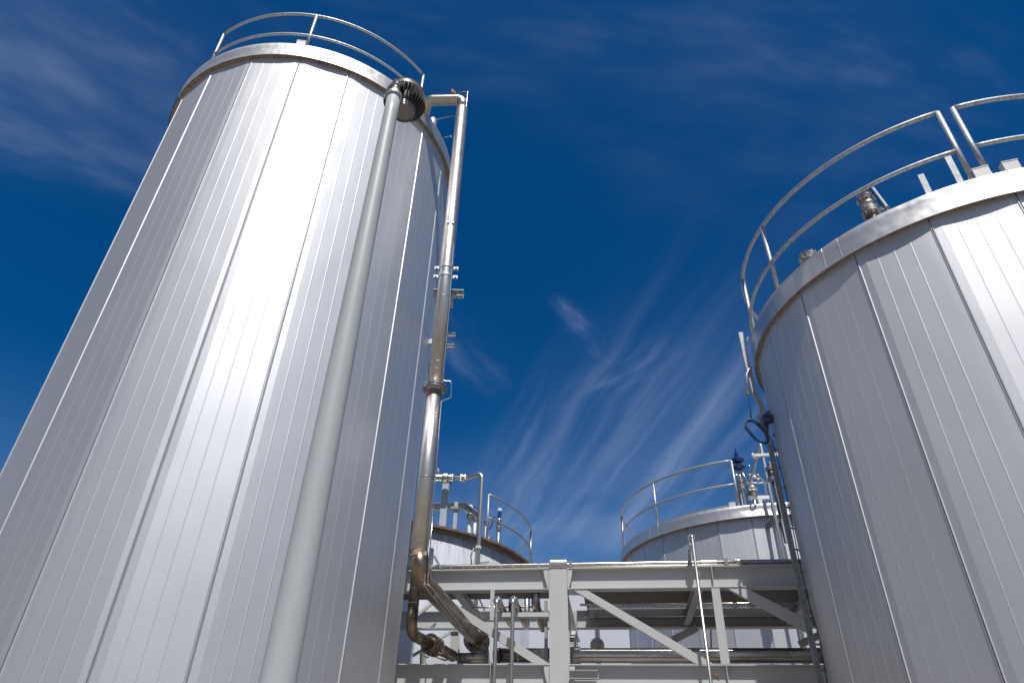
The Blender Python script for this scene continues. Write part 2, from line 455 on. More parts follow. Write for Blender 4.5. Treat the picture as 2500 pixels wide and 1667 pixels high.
two(ZTB, ZT - .01, 2.85); two(ZL - .36, ZL, 2.85, .2, 'bottom_chord')
# bevelled gusset plates closing the chords against the column, as haunches
for v in (.0,):
    for sg, uc in ((-1, colu0), (1, colu1)):
        for z0, z1 in ((ZTB, ZT), (ZL - .36, ZL)):
            m = MB()
            zz = z0 + .014; L = .17 if sg > 0 else .24
            vs = [tp(uc + sg * .004, .062 - .028, zz + .002), tp(uc + sg * L, .062 - .028, zz + .002), tp(uc + sg * .004, .062 - .028, z1 - .10)]
            # web doubler with a cut corner
            vs = [tp(uc + sg * .004, -.030, z1 - .016), tp(uc + sg * .004, -.030, z0 + .016), tp(uc + sg * .02, -.030, z0 + .016), tp(uc + sg * .075, -.030, z1 - .13), tp(uc + sg * .09, -.030, z1 - .016)]
            vs2 = [p + V * .055 for p in vs]
            n = len(vs); m.add(vs + vs2, [tuple(range(n))[::-1], tuple(range(n, 2 * n))] + [(j, (j + 1) % n, n + (j + 1) % n, n + j) for j in range(n)])
            m.build('gusset', P, rack)
def flat(pa, pb, pc, pd, v0, th=.012, name='brace', mt=P, lip=0.):
    q = [onp(*pa, v0), onp(*pb, v0), onp(*pc, v0), onp(*pd, v0)]
    m = MB(); vs = q + [p + V * th for p in q]
    m.add(vs, [(3, 2, 1, 0), (4, 5, 6, 7), (0, 1, 5, 4), (1, 2, 6, 5), (2, 3, 7, 6), (3, 0, 4, 7)])
    if lip:                                   # second leg of the angle, going back along the lower edge
        a, b = q[3], q[2]; up = (q[0] - q[3]).normalized(); up2 = (q[1] - q[2]).normalized()
        vs = [a + V * th, b + V * th, b + V * (th + lip), a + V * (th + lip)]
        vs += [vs[0] + up * .01, vs[1] + up2 * .01, vs[2] + up2 * .01, vs[3] + up * .01]
        m.add(vs, [(0, 1, 2, 3), (7, 6, 5, 4), (0, 4, 5, 1), (1, 5, 6, 2), (2, 6, 7, 3), (3, 7, 4, 0)])
    return m.build(name, mt, rack)
c5 = lambda x, y: (970 + x / 4.796, 1340 + y / 4.796)
c6 = lambda x, y: (1340 + x / 3.3127, 1300 + y / 3.3127)
flat(c5(420, 470), c5(1782, 1338), c5(1600, 1338), c5(300, 505), -.028, .010, lip=.07)
flat(c6(280, 446), c6(1335, 1060), c6(1195, 1060), c6(170, 446), -.028, .010, lip=.07)
flat(c6(1580, 440), c6(2130, 720), c6(2130, 822), c6(1430, 440), -.028, .010, lip=.07)
flat(c6(1313, 446), c6(1380, 446), c6(1466, 1060), c6(1393, 1060), -.034, .012, 'post')
# behind the post: the deeper web plate
a = onp(*c6(1348, 446), 0); 
m = MB().sweep(rprof(.012, .20), [tp(on(*c6(1348, 446))[0], .09, ZTB - .002), tp(on(*c6(1348, 446))[0], .09, ZL + .002)], up=V); m.build('post_web', P, rack)
# web stiffeners on the chords
for px, z0, z1 in ((c6(1334, 430)[0], ZTB + .014, ZT - .014), (c6(1440, 1075)[0], ZL - .346, ZL - .014)):
    u = on(px, 1430 if z0 > 4 else 1640)[0]
    MB().box(tp(u, .008, (z0 + z1) / 2), (.010, .092, z1 - z0 - .002), U, V).build('stiffener', P, rack)
u = on(1198, 1640)[0]; MB().box(tp(u, .008, ZL - .18), (.010, .092, .33), U, V).build('stiffener', P, rack)
# cross beams front to rear, horizontal bracing
for u in (-5.2, -2.55, colc + .02, 1.42, 3.3):
    z = ZTB + .11 if abs(u - colc) > .1 else ZTB - .10
    if abs(u - colc) > .1: beam(tp(u, .17, z), tp(u, 2.74, z), .16, .12, 'cross_beam')
    beam(tp(u, .30 if abs(u - colc) < .1 else .17, ZL - .12), tp(u, 2.70, ZL - .12), .18, .12, 'cross_beam')
# deep haunched bracket behind the main column
m = MB(); uu = colu1 - .02
vs = [tp(uu, .30, ZTB), tp(uu, 2.68, ZTB), tp(uu, 2.68, ZTB - .25), tp(uu, 1.1, ZTB - .38), tp(uu, .30, ZTB - .72)]
vs2 = [p + U * .012 for p in vs]; n = 5
m.add(vs + vs2, [tuple(range(n))[::-1], tuple(range(n, 2 * n))] + [(j, (j + 1) % n, n + (j + 1) % n, n + j) for j in range(n)]); m.build('haunch_plate', P, rack)
MB().sweep(rprof(.16, .012), [tp(uu, .31, ZTB - .74), tp(uu, 1.1, ZTB - .40), tp(uu, 2.66, ZTB - .27)], up=Z).build('haunch_flange', P, rack)
# rear truss diagonals and posts
def rbar(p, q, v, w=.08, name='brace', mt=P):
    return MB().sweep(lprof(w), [onp(*p, v), onp(*q, v)], up=V).build(name, mt, rack)
rbar(c6(1010, 890), c6(1210, 790), 2.7, .12); rbar(c6(2040, 930), c6(2330, 790), 2.7, .12)
MB().sweep(rprof(.02, .14), [onp(*c6(1308, 780), 2.62), onp(*c6(1312, 940), 2.62)], up=V).build('post', P, rack)
rbar(c5(150, 850), c5(470, 600), 2.6, .05); rbar(c5(520, 1050), c5(660, 960), 2.6, .05); rbar(c5(180, 1260), c5(330, 1170), 2.6, .05)
MB().sweep(rprof(.10, .10), [onp(*c5(300, 1180), 2.5), onp(*c5(300, 1345), 2.5)], up=V).build('post', P, rack)
MB().sweep(iprof(.16, .14, .01, .008), [onp(*c5(680, 960), 1.9), onp(*c5(672, 1300), 1.9)], up=V).build('post', P, rack)
# dark walkway grating lying under the top chords
MB().sweep(rprof(1.30, .07), [tp(-.45, 1.03, ZT - .12), tp(5.4, 1.03, ZT - .12)], up=Z).build('grating', 'dark grating', rack)
MB().sweep(rprof(.55, .07), [tp(-6.0, 1.0, ZT - .12), tp(-1.0, 1.0, ZT - .12)], up=Z).build('grating', 'dark grating', rack)
MB().sweep(uprof(.12, .06), [tp(-6.0, .38, ZT - .12), tp(5.4, .38, ZT - .12)], up=Z).build('grating_edge', P, rack)
MB().sweep(rprof(1.05, .06), [tp(-.45, 2.66, ZT + .04), tp(5.4, 2.66, ZT + .04)], up=Z).build('grating', 'dark grating', rack)  # added deck above the chords, there to shade the rear chord
# hanging angle frame that carries the small pipes
flat(c5(1092, 476), c5(1138, 476), c5(1130, 830), c5(1082, 830), -.05, .010, 'hanger', lip=0)
q0 = onp(*c5(1128, 768), -.05); q1 = tp(colu0 - .004, -.05, q0.z)
MB().sweep([(-.001, -.033), (.008, -.033), (.008, .033), (-.001, .033)], [q0, q1], up=Z).build('hanger_bar', P, rack)
MB().sweep(rprof(.075, .007), [q0 + V * .046 - Z * .037, q1 + V * .046 - Z * .037], up=Z).build('hanger_bar', P, rack)
# channel stub on the bottom chord, right of the column
a = onp(*c6(170, 1145), -.16); b = onp(*c6(400, 1145), -.16)
MB().sweep(uprof(.115, .14), [tp(colu1 + .004, -.13, a.z), tp(b.dot(U), -.13, a.z)], up=Z).build('bracket', P, rack)
MB().box(tp(a.dot(U) + .20, -.09, a.z - .18), (.37, .05, .20), U, V).build('bracket', P, rack)
# left end: stub post and knee bar on top
u, z = on(1054, 1360); MB().sweep(uprof(.10, .06), [tp(u, -.05, ZT), tp(u, -.05, on(1054, 1341)[1])], up=V).build('stub_post', 'galvanised steel', rack)
MB().sweep(rprof(.035, .035), [tp(u + .04, -.02, on(1062, 1357)[1]), tp(on(1079, 1378)[0], -.02, ZT + .02)], up=V).build('knee_bar', 'dark galvanised steel', rack)

# ------------------------------------------------------------------ pipes along the top chord
pt = thing('top_pipe', tuple(tp(-.8, -.02, ZT)), 'thin bright pipe with fat sleeves lying along the top of the truss', 'pipe')
zc = 4.905; rp = .036
MB().tube([tp(-6, .035, zc - .006), tp(-2.5, .035, zc), tp(1, .035, zc + .004), tp(5.6, .035, zc)], rp, 16).build('pipe', 'polished steel fitting', pt)
def sleeve(u0, u1, r, zz=zc):
    m = MB(); m.lathe(tp(u0, .035, zz), U, [(0, rp), (.002, r * .86), (.012, r * .97), (.03, r), ((u1 - u0) - .03, r), ((u1 - u0) - .012, r * .97), ((u1 - u0) - .002, r * .86), (u1 - u0, rp)], 28, True)
    m.lathe(tp(u0 + .02, .035, zz), U, [(0, r * 1.03), (.012, r * 1.03)], 28); m.lathe(tp(u1 - .04, .035, zz), U, [(0, r * 1.03), (.012, r * 1.03)], 28)
    m.build('sleeve', 'aluminium fascia', pt)
u0 = on(1341, 1366)[0]; u1 = on(1385, 1366)[0]; sleeve(u0, u1, .062, zc + .028)
sleeve(on(1707, 1362)[0], on(1752, 1362)[0], .045)
MB().flange(tp(on(1802, 1368)[0], .035, zc), U, rp, .066, .015, 6).build('flange', 'flange steel', pt)
for px in (1393, 1772):
    u = on(px, 1370)[0]; m = MB(); m.box(tp(u, -.035, zc - .01), (.055, .012, .12), U, V); m.tube([tp(u, .0, zc + .036), tp(u, .035, zc + .05), tp(u, .10, zc + .02)], .007, 8)
    m.box(tp(u, .0, zc - .05), (.055, .09, .012), U, V); m.build('pipe_clamp', 'dark galvanised steel', pt)
pt2 = MB()
pt2.tube([tp(-6, .0, ZT + .018), tp(.9, .0, ZT + .018), tp(5.6, .0, ZT + .018)], .013, 10)
for k in range(9): pt2.box(tp(-2.6 + k * .21 + random.uniform(-.02, .02), .0, ZT + .018), (.012, .036, .034), U, V)
tag(pt2.build('conduit', 'brushed stainless steel', None, tuple(tp(-.8, -.07, ZT + .018))), 'thin clipped conduit running just under the bright pipe on the front edge of the truss', 'conduit')

# ------------------------------------------------------------------ inside the truss
bp = thing('insulated_pipe', tuple(tp(0, 1.0, 3.6)), 'thick polished insulated pipe lying on the bottom chord inside the truss', 'pipe')
def big(u0, u1, v, z, r, m_='polished cladding'):
    MB().tube([tp(u0 + (u1 - u0) * k / 6, v, z) for k in range(7)], r, 36).build('cladding', m_, bp)
zb = .5 * (on(1500, 1579, .85)[1] + on(1500, 1620, .85)[1]); rb = .5 * (on(1500, 1579, .85)[1] - on(1500, 1620, .85)[1]) * .90
big(on(1205, 1600, .85)[0], 5.5, .85, zb, rb)
for px in (1450, 1676, 1910, 1265, 1560):
    u = on(px, 1600, .85)[0]; MB().lathe(tp(u, .85, zb), U, [(0, rb), (.0005, rb + .003), (.014, rb + .003), (.0145, rb)], 36).build('joint_band', 'polished steel fitting', bp)
u = on(1407, 1600, .85)[0]; MB().lathe(tp(u - .16, .85, zb), U, [(0, rb), (.03, rb * 1.05), (.10, rb * 1.16), (.2, rb * 1.16), (.205, rb * 1.2), (.225, rb * 1.2), (.23, rb)], 36, False).build('collar', 'polished cladding', bp)
u = on(1217, 1600, .85)[0]; MB().lathe(tp(u, .85, zb), U, [(0, rb), (.002, rb * 1.07), (.03, rb * 1.07), (.032, rb)], 36).build('collar', 'dark stained steel', bp)

tray = thing('cable_tray', tuple(tp(1, 2.0, 4.6)), 'galvanised cable tray running through the truss below the dark grating', 'cable tray')
zt = on(1600, 1478, 1.9)[1]
MB().sweep(uprof(.10, .05), [tp(-.4, 1.92, zt), tp(5.5, 1.92, zt)], up=Z).build('side_rail', 'galvanised steel', tray)
MB().sweep(uprof(.10, .05), [tp(-.4, 2.72, zt), tp(5.5, 2.72, zt)], up=Z).build('side_rail', 'galvanised steel', tray)
MB().box(tp(2.5, 2.33, zt - .044), (5.8, .80, .006), U, V).build('tray_floor', 'dark galvanised steel', tray)  # made solid and wide so that it shades the rear chord
m = MB()
for k in range(5): m.tube([tp(-.4 + i * .6, 2.0 + k * .05 + .01 * math.sin(i * 2 + k), zt - .02 + .012 * math.sin(i + k)) for i in range(10)], .013, 8)
tag(m.build('cable_bundle', 'black rubber', None, tuple(tp(1, 2.1, zt))), 'black cables lying in the galvanised tray inside the truss', 'cables')
for i, (py, r, v, lab) in enumerate(((1474, .022, 1.80, 'upper of two slim bright pipes inside the truss, above the cable tray'), (1503, .02, 2.5, 'lower of two slim bright pipes inside the truss, above the dark rear beam'))):
    z = on(1600, py, v)[1]; m = MB(); m.tube([tp(-.55, v, z), tp(5.4, v, z)], r, 12); m.box(tp(.2, v, z), (.03, r * 2.6, r * 2.6), U, V)
    tag(m.build('slim_pipe', 'polished steel fitting', None, tuple(tp(0, v, z))), lab, 'pipe', 'slim pipes inside the truss')
z = on(1150, 1482, 1.6)[1]
tag(MB().tube([tp(-3.2, 1.6, z), tp(-1.35, 1.6, z)], .018, 12).build('slim_pipe', 'polished steel fitting', None, tuple(tp(-2, 1.6, z))), 'short slim bright pipe seen through the left bay of the truss', 'pipe', 'slim pipes inside the truss')

# ------------------------------------------------------------------ thin vertical pipes in front of the truss
def proj(P):
    d = P - CAM; cp, sp_ = math.cos(PITCH), math.sin(PITCH)
    f = d.y * cp + d.z * sp_; u2 = d.x / f; v2 = (-d.y * sp_ + d.z * cp) / f
    c, s = math.cos(ROLL), math.sin(ROLL)
    return CX + (u2 * c + v2 * s) * F, CY - (-u2 * s + v2 * c) * F
def drop_pipe(px_t, py_t, px_b, v, r, back, zdn, label, upx, mt='weathered stainless pipe'):
    u, z = on(px_t, py_t, v)
    root = thing('drop_pipe', tuple(tp(u, v, 0)), label, 'pipe', 'slim vertical pipes in front of the truss')
    ins = r * 1.75
    path = fillet([tp(u, v, 0), tp(u, v, z), tp(u, v + .36, z)], r * 2.1, 10)
    MB().tube(path, r, 20).build('pipe', mt, root)
    ax = V
    c = tp(u, v, z) + ax * (r * 3.1)
    MB().flange(c, ax, r, r * 2.35, .016, 6).build('flange', 'polished steel fitting', root)
    MB().flange(c + ax * .075, ax, r, r * 2.2, .014, 6).build('flange', 'flange steel', root)
    MB().lathe(tp(u, v, z - r * 2.3), Z, [(0, r), (.001, r * 1.1), (.012, r * 1.1), (.013, r)], 20).build('weld_ring', 'flange steel', root)
    # insulated run back, then up
    b_ = 0.3
    while proj(tp(u - .02, v + b_, z))[0] < back and b_ < 2.5: b_ += .02
    e = tp(u - .02, v + b_, z)
    pth = fillet([c + ax * .13, e, e + Z * zdn], ins * 1.8, 10)
    MB().tube(pth, ins, 24).build('insulation', 'brushed stainless steel', root)
    MB().lathe(pth[-1] - Z * (zdn * .5), Z, [(0, ins), (.001, ins * 1.08), (.03, ins * 1.08), (.031, ins)], 24).build('joint_band', 'polished steel fitting', root)
    return root
drop_pipe(1213, 1462, 1209, -.42, .030, 1247, 1.0, 'left of the two slim pipes with flanged elbows just left of the truss column', .55)
drop_pipe(1252.5, 1461, 1248, -.42, .030, 1286, 1.0, 'right of the two slim pipes with flanged elbows just left of the truss column', .80)
# third insulated riser
rt = thing('insulated_riser', tuple(onp(1318, 1480, .9)), 'fat insulated pipe dropping through the truss beside the column and bending back', 'pipe')
a = onp(1307, 1440, .85); b = onp(1308, 1478, .85); c = onp(1328, 1535, 1.25)
rr_ = 10.5 * mpp(b)
MB().tube(fillet([Vector((b.x, b.y, ZT + .05)), b, c], .14, 8), rr_, 24).build('insulation', 'brushed stainless steel', rt)
MB().lathe(b + Z * .03, Z, [(0, rr_), (.001, rr_ * 1.1), (.035, rr_ * 1.1), (.036, rr_)], 24).build('joint_band', 'polished steel fitting', rt)
# galvanised strut behind
a = onp(1333, 1500, .7)
tag(MB().sweep(uprof(.08, .05), [Vector((a.x, a.y, ZL + .003)), Vector((a.x, a.y, ZTB - .005))], up=V).build('strut', 'galvanised steel', None, (a.x, a.y, ZL)), 'galvanised channel strut standing behind the truss column, left side', 'strut')

# long rod pipe before the right bay
v = -.36; u, z = on(1690, 1313, v)
rp_ = thing('riser_pipe', tuple(tp(u, v, 0)), 'tall slim vertical pipe with a flanged top rising past the right bay of the truss', 'pipe')
MB().tube([tp(u, v, 0), tp(u, v, z)], .0235, 18).build('pipe', 'weathered stainless pipe', rp_)
m = MB(); m.tube(fillet([tp(u, v, z - .01), tp(u, v, z + .035), tp(u, v + .12, z + .035)], .03), .0235, 18); m.build('elbow', 'polished steel fitting', rp_)
MB().flange(tp(u, v + .10, z + .035), V, .0235, .062, .013, 6).build('flange', 'polished steel fitting', rp_)
MB().flange(tp(u + .01, v + .06, on(1702, 1398, v)[1]), V, .02, .055, .013, 6).build('flange', 'flange steel', rp_)
MB().sweep(uprof(.06, .04), [tp(u - .035, v + .33, ZT + .01), tp(u - .035, v + .33, on(1686, 1322, v)[1])], up=V).build('support', 'galvanised steel', rp_)
MB().box(tp(u - .03, v + .16, z - .10), (.05, .33, .012), U, V).build('support', 'galvanised steel', rp_)
q = onp(1747, 1648, v + .03); m = MB(); m.box(q, (.05, .10, .035), U, V); m.box(q + U * .03 - Z * .03, (.012, .08, .06), U, V); m.hexbolt(q + Z * .02, Z, .012, .03); m.build('bracket', 'rusty steel', rp_)

# ------------------------------------------------------------------ the large process pipe beside the tall tank
W = 'weathered stainless pipe'
ctop = at(1126, 243, 8.8); cl = atz(1043, 243, ctop.z); cl.x += .02; cl.y = 8.84
vtop = at(1115, 400, 8.8); vbot = at(1024, 1330, 8.8)
pr_ = .115
vx = lambda z: Vector((vbot.x + (vtop.x - vbot.x) * (z - vbot.z) / (vtop.z - vbot.z), 8.8, z))
bend = at(1027, 1412, 8.8)
zr = bend.z
e1 = atz(1147, 1542, zr); e2 = atz(1163, 1560, zr); e3 = atz(1203, 1606, zr)
pp = thing('process_pipe', (vbot.x, 8.8, 0), 'large stainless pipe running down the right side of the tall tank into the truss', 'pipe')
up = vx(ctop.z - .02)
bot = Vector((bend.x, 8.8, zr))
zf = zat(vx(6).x, 8.8, 1058, 948)
MB().tube([vx(zf), vx(zf + 2.5), vx(ctop.z - .32)], pr_, 40).build('pipe', W, pp)
MB().tube(fillet([vx(ctop.z - .32), up, Vector((cl.x, cl.y, up.z)), Vector((cl.x - .12, cl.y + .32, T1['H'] - .05))], [.20, .15], 12), pr_ * .98, 36).build('gooseneck', 'brushed stainless steel', pp)
zlow = zat(vx(5).x, 8.8, 1023, 1345)
MB().tube([vx(zf), vx(.5 * (zf + zlow)), vx(zlow)], pr_, 40).build('pipe', W, pp)
lowpath = fillet([vx(zlow), bot, e2], .38, 14)
MB().tube(lowpath, pr_ * 1.03, 36).build('elbow', 'heat stained steel', pp)
# weld rings
for px, py, k in ((1121, 292, 1.015), (1118, 316, 1.015), (1052, 1060 / 3.136 + 550, 1.03), (1090, 730, 1.02)):
    z = zat(vx(7).x, 8.8, px, py); MB().lathe(vx(z), Z, [(0, pr_), (.002, pr_ * k), (.012, pr_ * k), (.014, pr_)], 36).build('weld_ring', 'flange steel', pp)
for py in (888, 906, 1170, 1326, 1342, 1362):
    z = zat(vx(7).x, 8.8, 1040, py); MB().lathe(vx(z), Z, [(0, pr_ * 1.0), (.004, pr_ * 1.035), (.014, pr_ * 1.035), (.018, pr_)], 36).build('weld_ring', 'flange steel', pp)
MB().flange(vx(zf), Z, pr_, .185, .026, 12, .012).build('flange', 'flange steel', pp)
# red tape wrapped on a third of the pipe below the flange
z0 = zat(vx(6).x, 8.8, 1046, 965); z1 = zat(vx(6).x, 8.8, 1046, 976)
m = MB(); vs = []; k = 10
for j in range(k + 1):
    a = R_(-88 + 62 * j / k)
    for zz in (z1 - .0, z0 + .01 * 0): 
        zz2 = zz if zz == z0 else z1 + (j / k) * (z0 - z1) * .55
        vs.append(vx(zz2) + Vector((math.sin(a), -math.cos(a), 0)) * (pr_ + .002))
m.add(vs, [(2 * j, 2 * j + 2, 2 * j + 3, 2 * j + 1) for j in range(k)]); m.build('tape_mark', 'red tape', pp)
# double clamp and its bracket out of the tank
for py in (655, 676):
    z = zat(vx(9).x, 8.8, 1083, py); m = MB()
    m.lathe(vx(z) - Z * .03, Z, [(0, pr_), (.0, pr_ + .010), (.06, pr_ + .010), (.06, pr_)], 36)
    for sg in (-1, 1):
        m.box(vx(z) + Vector((sg * (pr_ + .045), -.012, 0)), (.085, .014, .06)); m.box(vx(z) + Vector((sg * (pr_ + .045), .012, 0)), (.085, .014, .06))
        m.hexbolt(vx(z) + Vector((sg * (pr_ + .05), -.02, 0)), (0, -1, 0), .017, .014)
    m.build('pipe_clamp', 'galvanised steel', pp)
z = zat(vx(9).x, 8.9, 1083, 700)
MB().sweep(uprof(.12, .10), [vx(z) + Vector((-.22, .28, 0)), vx(z) + Vector((.30, .28, 0))], up=Z).build('support_bracket', 'galvanised steel', pp)
MB().sweep(uprof(.10, .08), [vx(z) + Vector((0.04, .12, .06)), vx(z) + Vector((.06, .7, .06))], up=Z).build('support_bracket', 'galvanised steel', pp)
MB().sweep(uprof(.10, .08), [vx(z) + Vector((-.01, .35, 0)), vx(z) + Vector((-.22, 1.75, 0)), vx(z) + Vector((-.5, 1.78, 0))], up=Z).build('support_bracket', 'galvanised steel', pp)
z = zat(vx(9).x, 8.8, 1092, 553); m = MB(); m.box(vx(z) + Vector((-.03, -pr_ - .004, 0)), (.06, .02, .035)); m.box(vx(z) + Vector((.045, -pr_ - .0, 0)), (.05, .02, .035)); m.build('clip', 'galvanised steel', pp)
for py in (812, 840):
    z = zat(vx(8).x + .2, 9.2, 1097, py); MB().sweep(uprof(.06, .05), [Vector((vx(z).x - .06, 9.27, z)), Vector((vx(z).x + .20, 9.25, z))], up=Z).build('support_bracket', 'galvanised steel', pp)
# end flanges of the run inside the truss
axd = (e2 - bot).normalized(); 
m = MB(); m.b2 = True; m.flange(e2 - axd * .02, axd, pr_, .215, .034, 10, .02).build('flange', ['dark stained steel', 'polished steel fitting'], pp)
MB().lathe(e2 - axd * .03, axd, [(0, .19), (.02, .19)], 36).build('gasket', 'polished steel fitting', pp)
m = MB(); m.lathe(e2 + axd * .05, axd, [(0, .15), (.01, .17), (.09, .17), (.10, .15)], 32); m.flange(e2 + axd * .20, axd, pr_, .195, .028, 12, .012)
m.build('valve_body', 'dark stained steel', pp)
MB().tube(fillet([e2 + axd * .24, e2 + axd * .62, e2 + axd * .62 - Z * .35], .2, 8), pr_, 32).build('pipe', 'dark stained steel', pp)

# slim tubing clipped to the large pipe
tub = thing('tracer_tube', (vbot.x + .12, 8.75, 0), 'slim bright tube following the right side of the large stainless pipe', 'tube')
tx = lambda px, py: at(px, py, 8.74)
pa = [at(1110, 228, 8.8), tx(1142, 223), tx(1121, 450), tx(1111, 550), tx(1096, 760), tx(1081, 929), tx(1102, 931), tx(1101, 970), tx(1078, 979), tx(1067, 1120), tx(1054, 1281), tx(1040, 1360), tx(1036, 1428)]
MB().tube(fillet(pa, .03, 5), .0085, 10).build('tube', 'polished steel fitting', tub)
pb = [tx(1058, 1240), tx(1050, 1340), tx(1044, 1426)]
MB().tube(pb, .008, 10).build('tube', 'polished steel fitting', tub)
def side(px, py, dz=-.115): return atz(px, py, zr + dz)
pc = [tx(1036, 1428), side(1052, 1450), side(1122, 1533), side(1180, 1602), side(1197, 1621)]
pd = [tx(1044, 1426), side(1056, 1436), side(1062, 1446), side(1128, 1532), side(1186, 1604), side(1203, 1621)]
MB().tube(pc, .0085, 8).build('tube', W, tub); MB().tube(pd, .0085, 8).build('tube', W, tub)
for px, py in ((1038, 1427), (1060, 1456), (1122, 1529), (1153, 1565), (1180, 1595)):
    p = tx(px, py) if px < 1045 else side(px, py, -.118); m = MB(); m.box(p, (.055, .02, .022)); m.hexbolt(p + Vector((.0, -.012, 0)), (0, -1, 0), .012, .012); m.hexbolt(p + Vector((.02, -.01, .01)), (0, -1, 0), .008, .014); m.build('tube_clip', 'polished steel fitting', tub)
for py in (1075, 1120, 1190): 
    p = tx(1067 - (py - 1120) * .081, py); MB().lathe(p - Z * .012, Z, [(0, .014), (.024, .014)], 8).build('tube_clip', 'polished steel fitting', tub)

# second, smaller stained pipe with a butterfly valve behind it
sp = thing('valved_pipe', (0, 0, 0), 'smaller heat stained pipe with a lever valve, tucked between the tall tank and the truss', 'pipe')
p0 = at(1020, 1330, 10.2); p1 = at(1013, 1440, 10.2); p2 = at(1009, 1520, 10.2)
zz = p2.z - .14
q1 = atz(1052, 1572, zz); q2 = atz(1066, 1586, zz); q3 = atz(1125, 1632, zz)
sp.location = (p1.x, p1.y, 0); sp['wx'] = [p1.x, p1.y, 0.]
pz = Vector((p1.x, p1.y, zz + .0))
rs = .078
MB().tube([Vector((p1.x, p1.y, 5.4)), Vector((p1.x, p1.y, zz + .34))], rs, 28).build('pipe', 'dark stained steel', sp)
MB().tube(fillet([Vector((p1.x, p1.y, zz + .34)), pz, q1], .22, 12), rs * 1.03, 28).build('elbow', 'heat stained steel', sp)
for dz in (.40, .60): MB().lathe(Vector((p1.x, p1.y, zz + dz)), Z, [(0, rs), (.003, rs * 1.06), (.012, rs * 1.06), (.015, rs)], 28).build('weld_ring', 'flange steel', sp)
ax = (q1 - pz).normalized()
m = MB(); m.b2 = True; m.flange(q1, ax, rs, .150, .026, 8, .03).build('flange', ['dark stained steel', 'polished steel fitting'], sp)
MB().lathe(q1 + ax * .05, ax, [(0, .105), (.01, .12), (.07, .12), (.08, .105)], 28).build('valve_body', 'dark stained steel', sp)
MB().flange(q1 + ax * .16, ax, rs, .15, .016, 8, .01).build('flange', 'polished steel fitting', sp)
MB().tube([q1 + ax * .17, q1 + ax * .95], rs * 1.1, 28).build('pipe', 'heat stained steel', sp)
sd = Vector((.6, -.75, -.25)).normalized()
hb = q1 + ax * .08 - Z * .13 + Vector((0, -.10, 0))
m = MB(); m.tube([q1 + ax * .09 - Z * .10, hb], .014, 10)
lp = [hb + Vector((.0, 0, 0)), hb + Vector((.10, .0, .015)), hb + Vector((.21, .01, -.03)), hb + Vector((.25, .02, -.075)), hb + Vector((.20, .02, -.085)), hb + Vector((.08, .01, -.045))]
m.tube(fillet(lp + [lp[0] + Vector((.01, 0, -.01))], .03, 4), .011, 8); m.build('lever', 'dark stained steel', sp)
# clean stub joining from the right
j0 = atz(1118, 1606, zz + .02); j1 = atz(1165, 1606, zz + .02)
MB().tube([j0, j1 + (j1 - j0) * .6], .085, 28).build('stub', 'brushed stainless steel', sp)
MB().lathe(j0, (j1 - j0), [(0, .088), (.02, .092), (.03, .088)], 28).build('weld_ring', 'flange steel', sp)
m = MB(); k0 = atz(1147, 1608, zz - .02) + Vector((0, -.09, 0)); m.box(k0, (.12, .012, .018)); m.build('name_plate', 'polished steel fitting', sp)
# small bent drain tube
tag(MB().tube(fillet([atz(1028, 1593, zz - .05), atz(1047, 1609, zz - .05), atz(1044, 1593, zz - .05)], .02, 5), .012, 10).build('drain_tube', 'galvanised steel', None, tuple(atz(1040, 1600, zz - .05))), 'small bent drain tube below the lever valve at the left end of the truss', 'tube')
# little instrument hook above the run
hk = atz(1160, 1530, zr + .1)
tag(MB().tube(fillet([hk, hk + Vector((.0, 0, .10)), hk + Vector((.05, .0, .09)), hk + Vector((.09, 0, .0)), hk + Vector((.10, .0, -.1))], .02, 4), .009, 8).build('sample_tube', 'polished steel fitting', None, tuple(hk)), 'small hooked sample tube above the flanged end of the large pipe', 'tube')

# ------------------------------------------------------------------ bird
bp_ = atz(1107, 224, ctop.z + .10); bx, by, bz = bp_.x, ctop.y + .02, ctop.z + pr_ + .075
bird = thing('bird', (bx, by, bz - .07), 'small brown bird perched on top of the large pipe elbow', 'bird')
m = MB()
body = [(-.085, .006, .0), (-.05, .020, -.004), (-.02, .038, .006), (.01, .043, .018), (.035, .036, .036), (.05, .026, .055), (.058, .025, .068), (.066, .018, .080), (.070, .004, .088)]
m.tube([Vector((bx - x * .85, by, bz - .005 + z * 1.35 + x * .75)) for x, r, z in body], 1, 16, scale=[r * 1.25 for x, r, z in body])
bd = m.build('body', 'feathers', bird)
m = MB(); 
for sg in (-1, 1):
    m.tube([Vector((bx - x * .8, by + sg * .038, bz - .002 + z + x * .75)) for x, r, z in ((-.075, 0, -.006), (-.03, 0, .004), (.02, 0, .022))], 1, 8, scale=[.005, .018, .022])
m.build('wing', 'feathers', bird)
m = MB(); m.tube([Vector((bx + .055, by, bz - .055)), Vector((bx + .11, by, bz - .085))], .010, 6, scale=[1.2, .7]); m.build('tail', 'feathers', bird)
m = MB(); m.lathe(Vector((bx - .072, by, bz + .145)), (-1, 0, -.1), [(0, .006), (.022, .001)], 8); m.build('beak', 'beak', bird)
m = MB()
for sg in (-1, 1): m.tube([Vector((bx - .005, by + sg * .012, bz - .045)), Vector((bx - .005, by + sg * .014, ctop.z + pr_ - .002))], .003, 6)
m.build('leg', 'beak', bird)

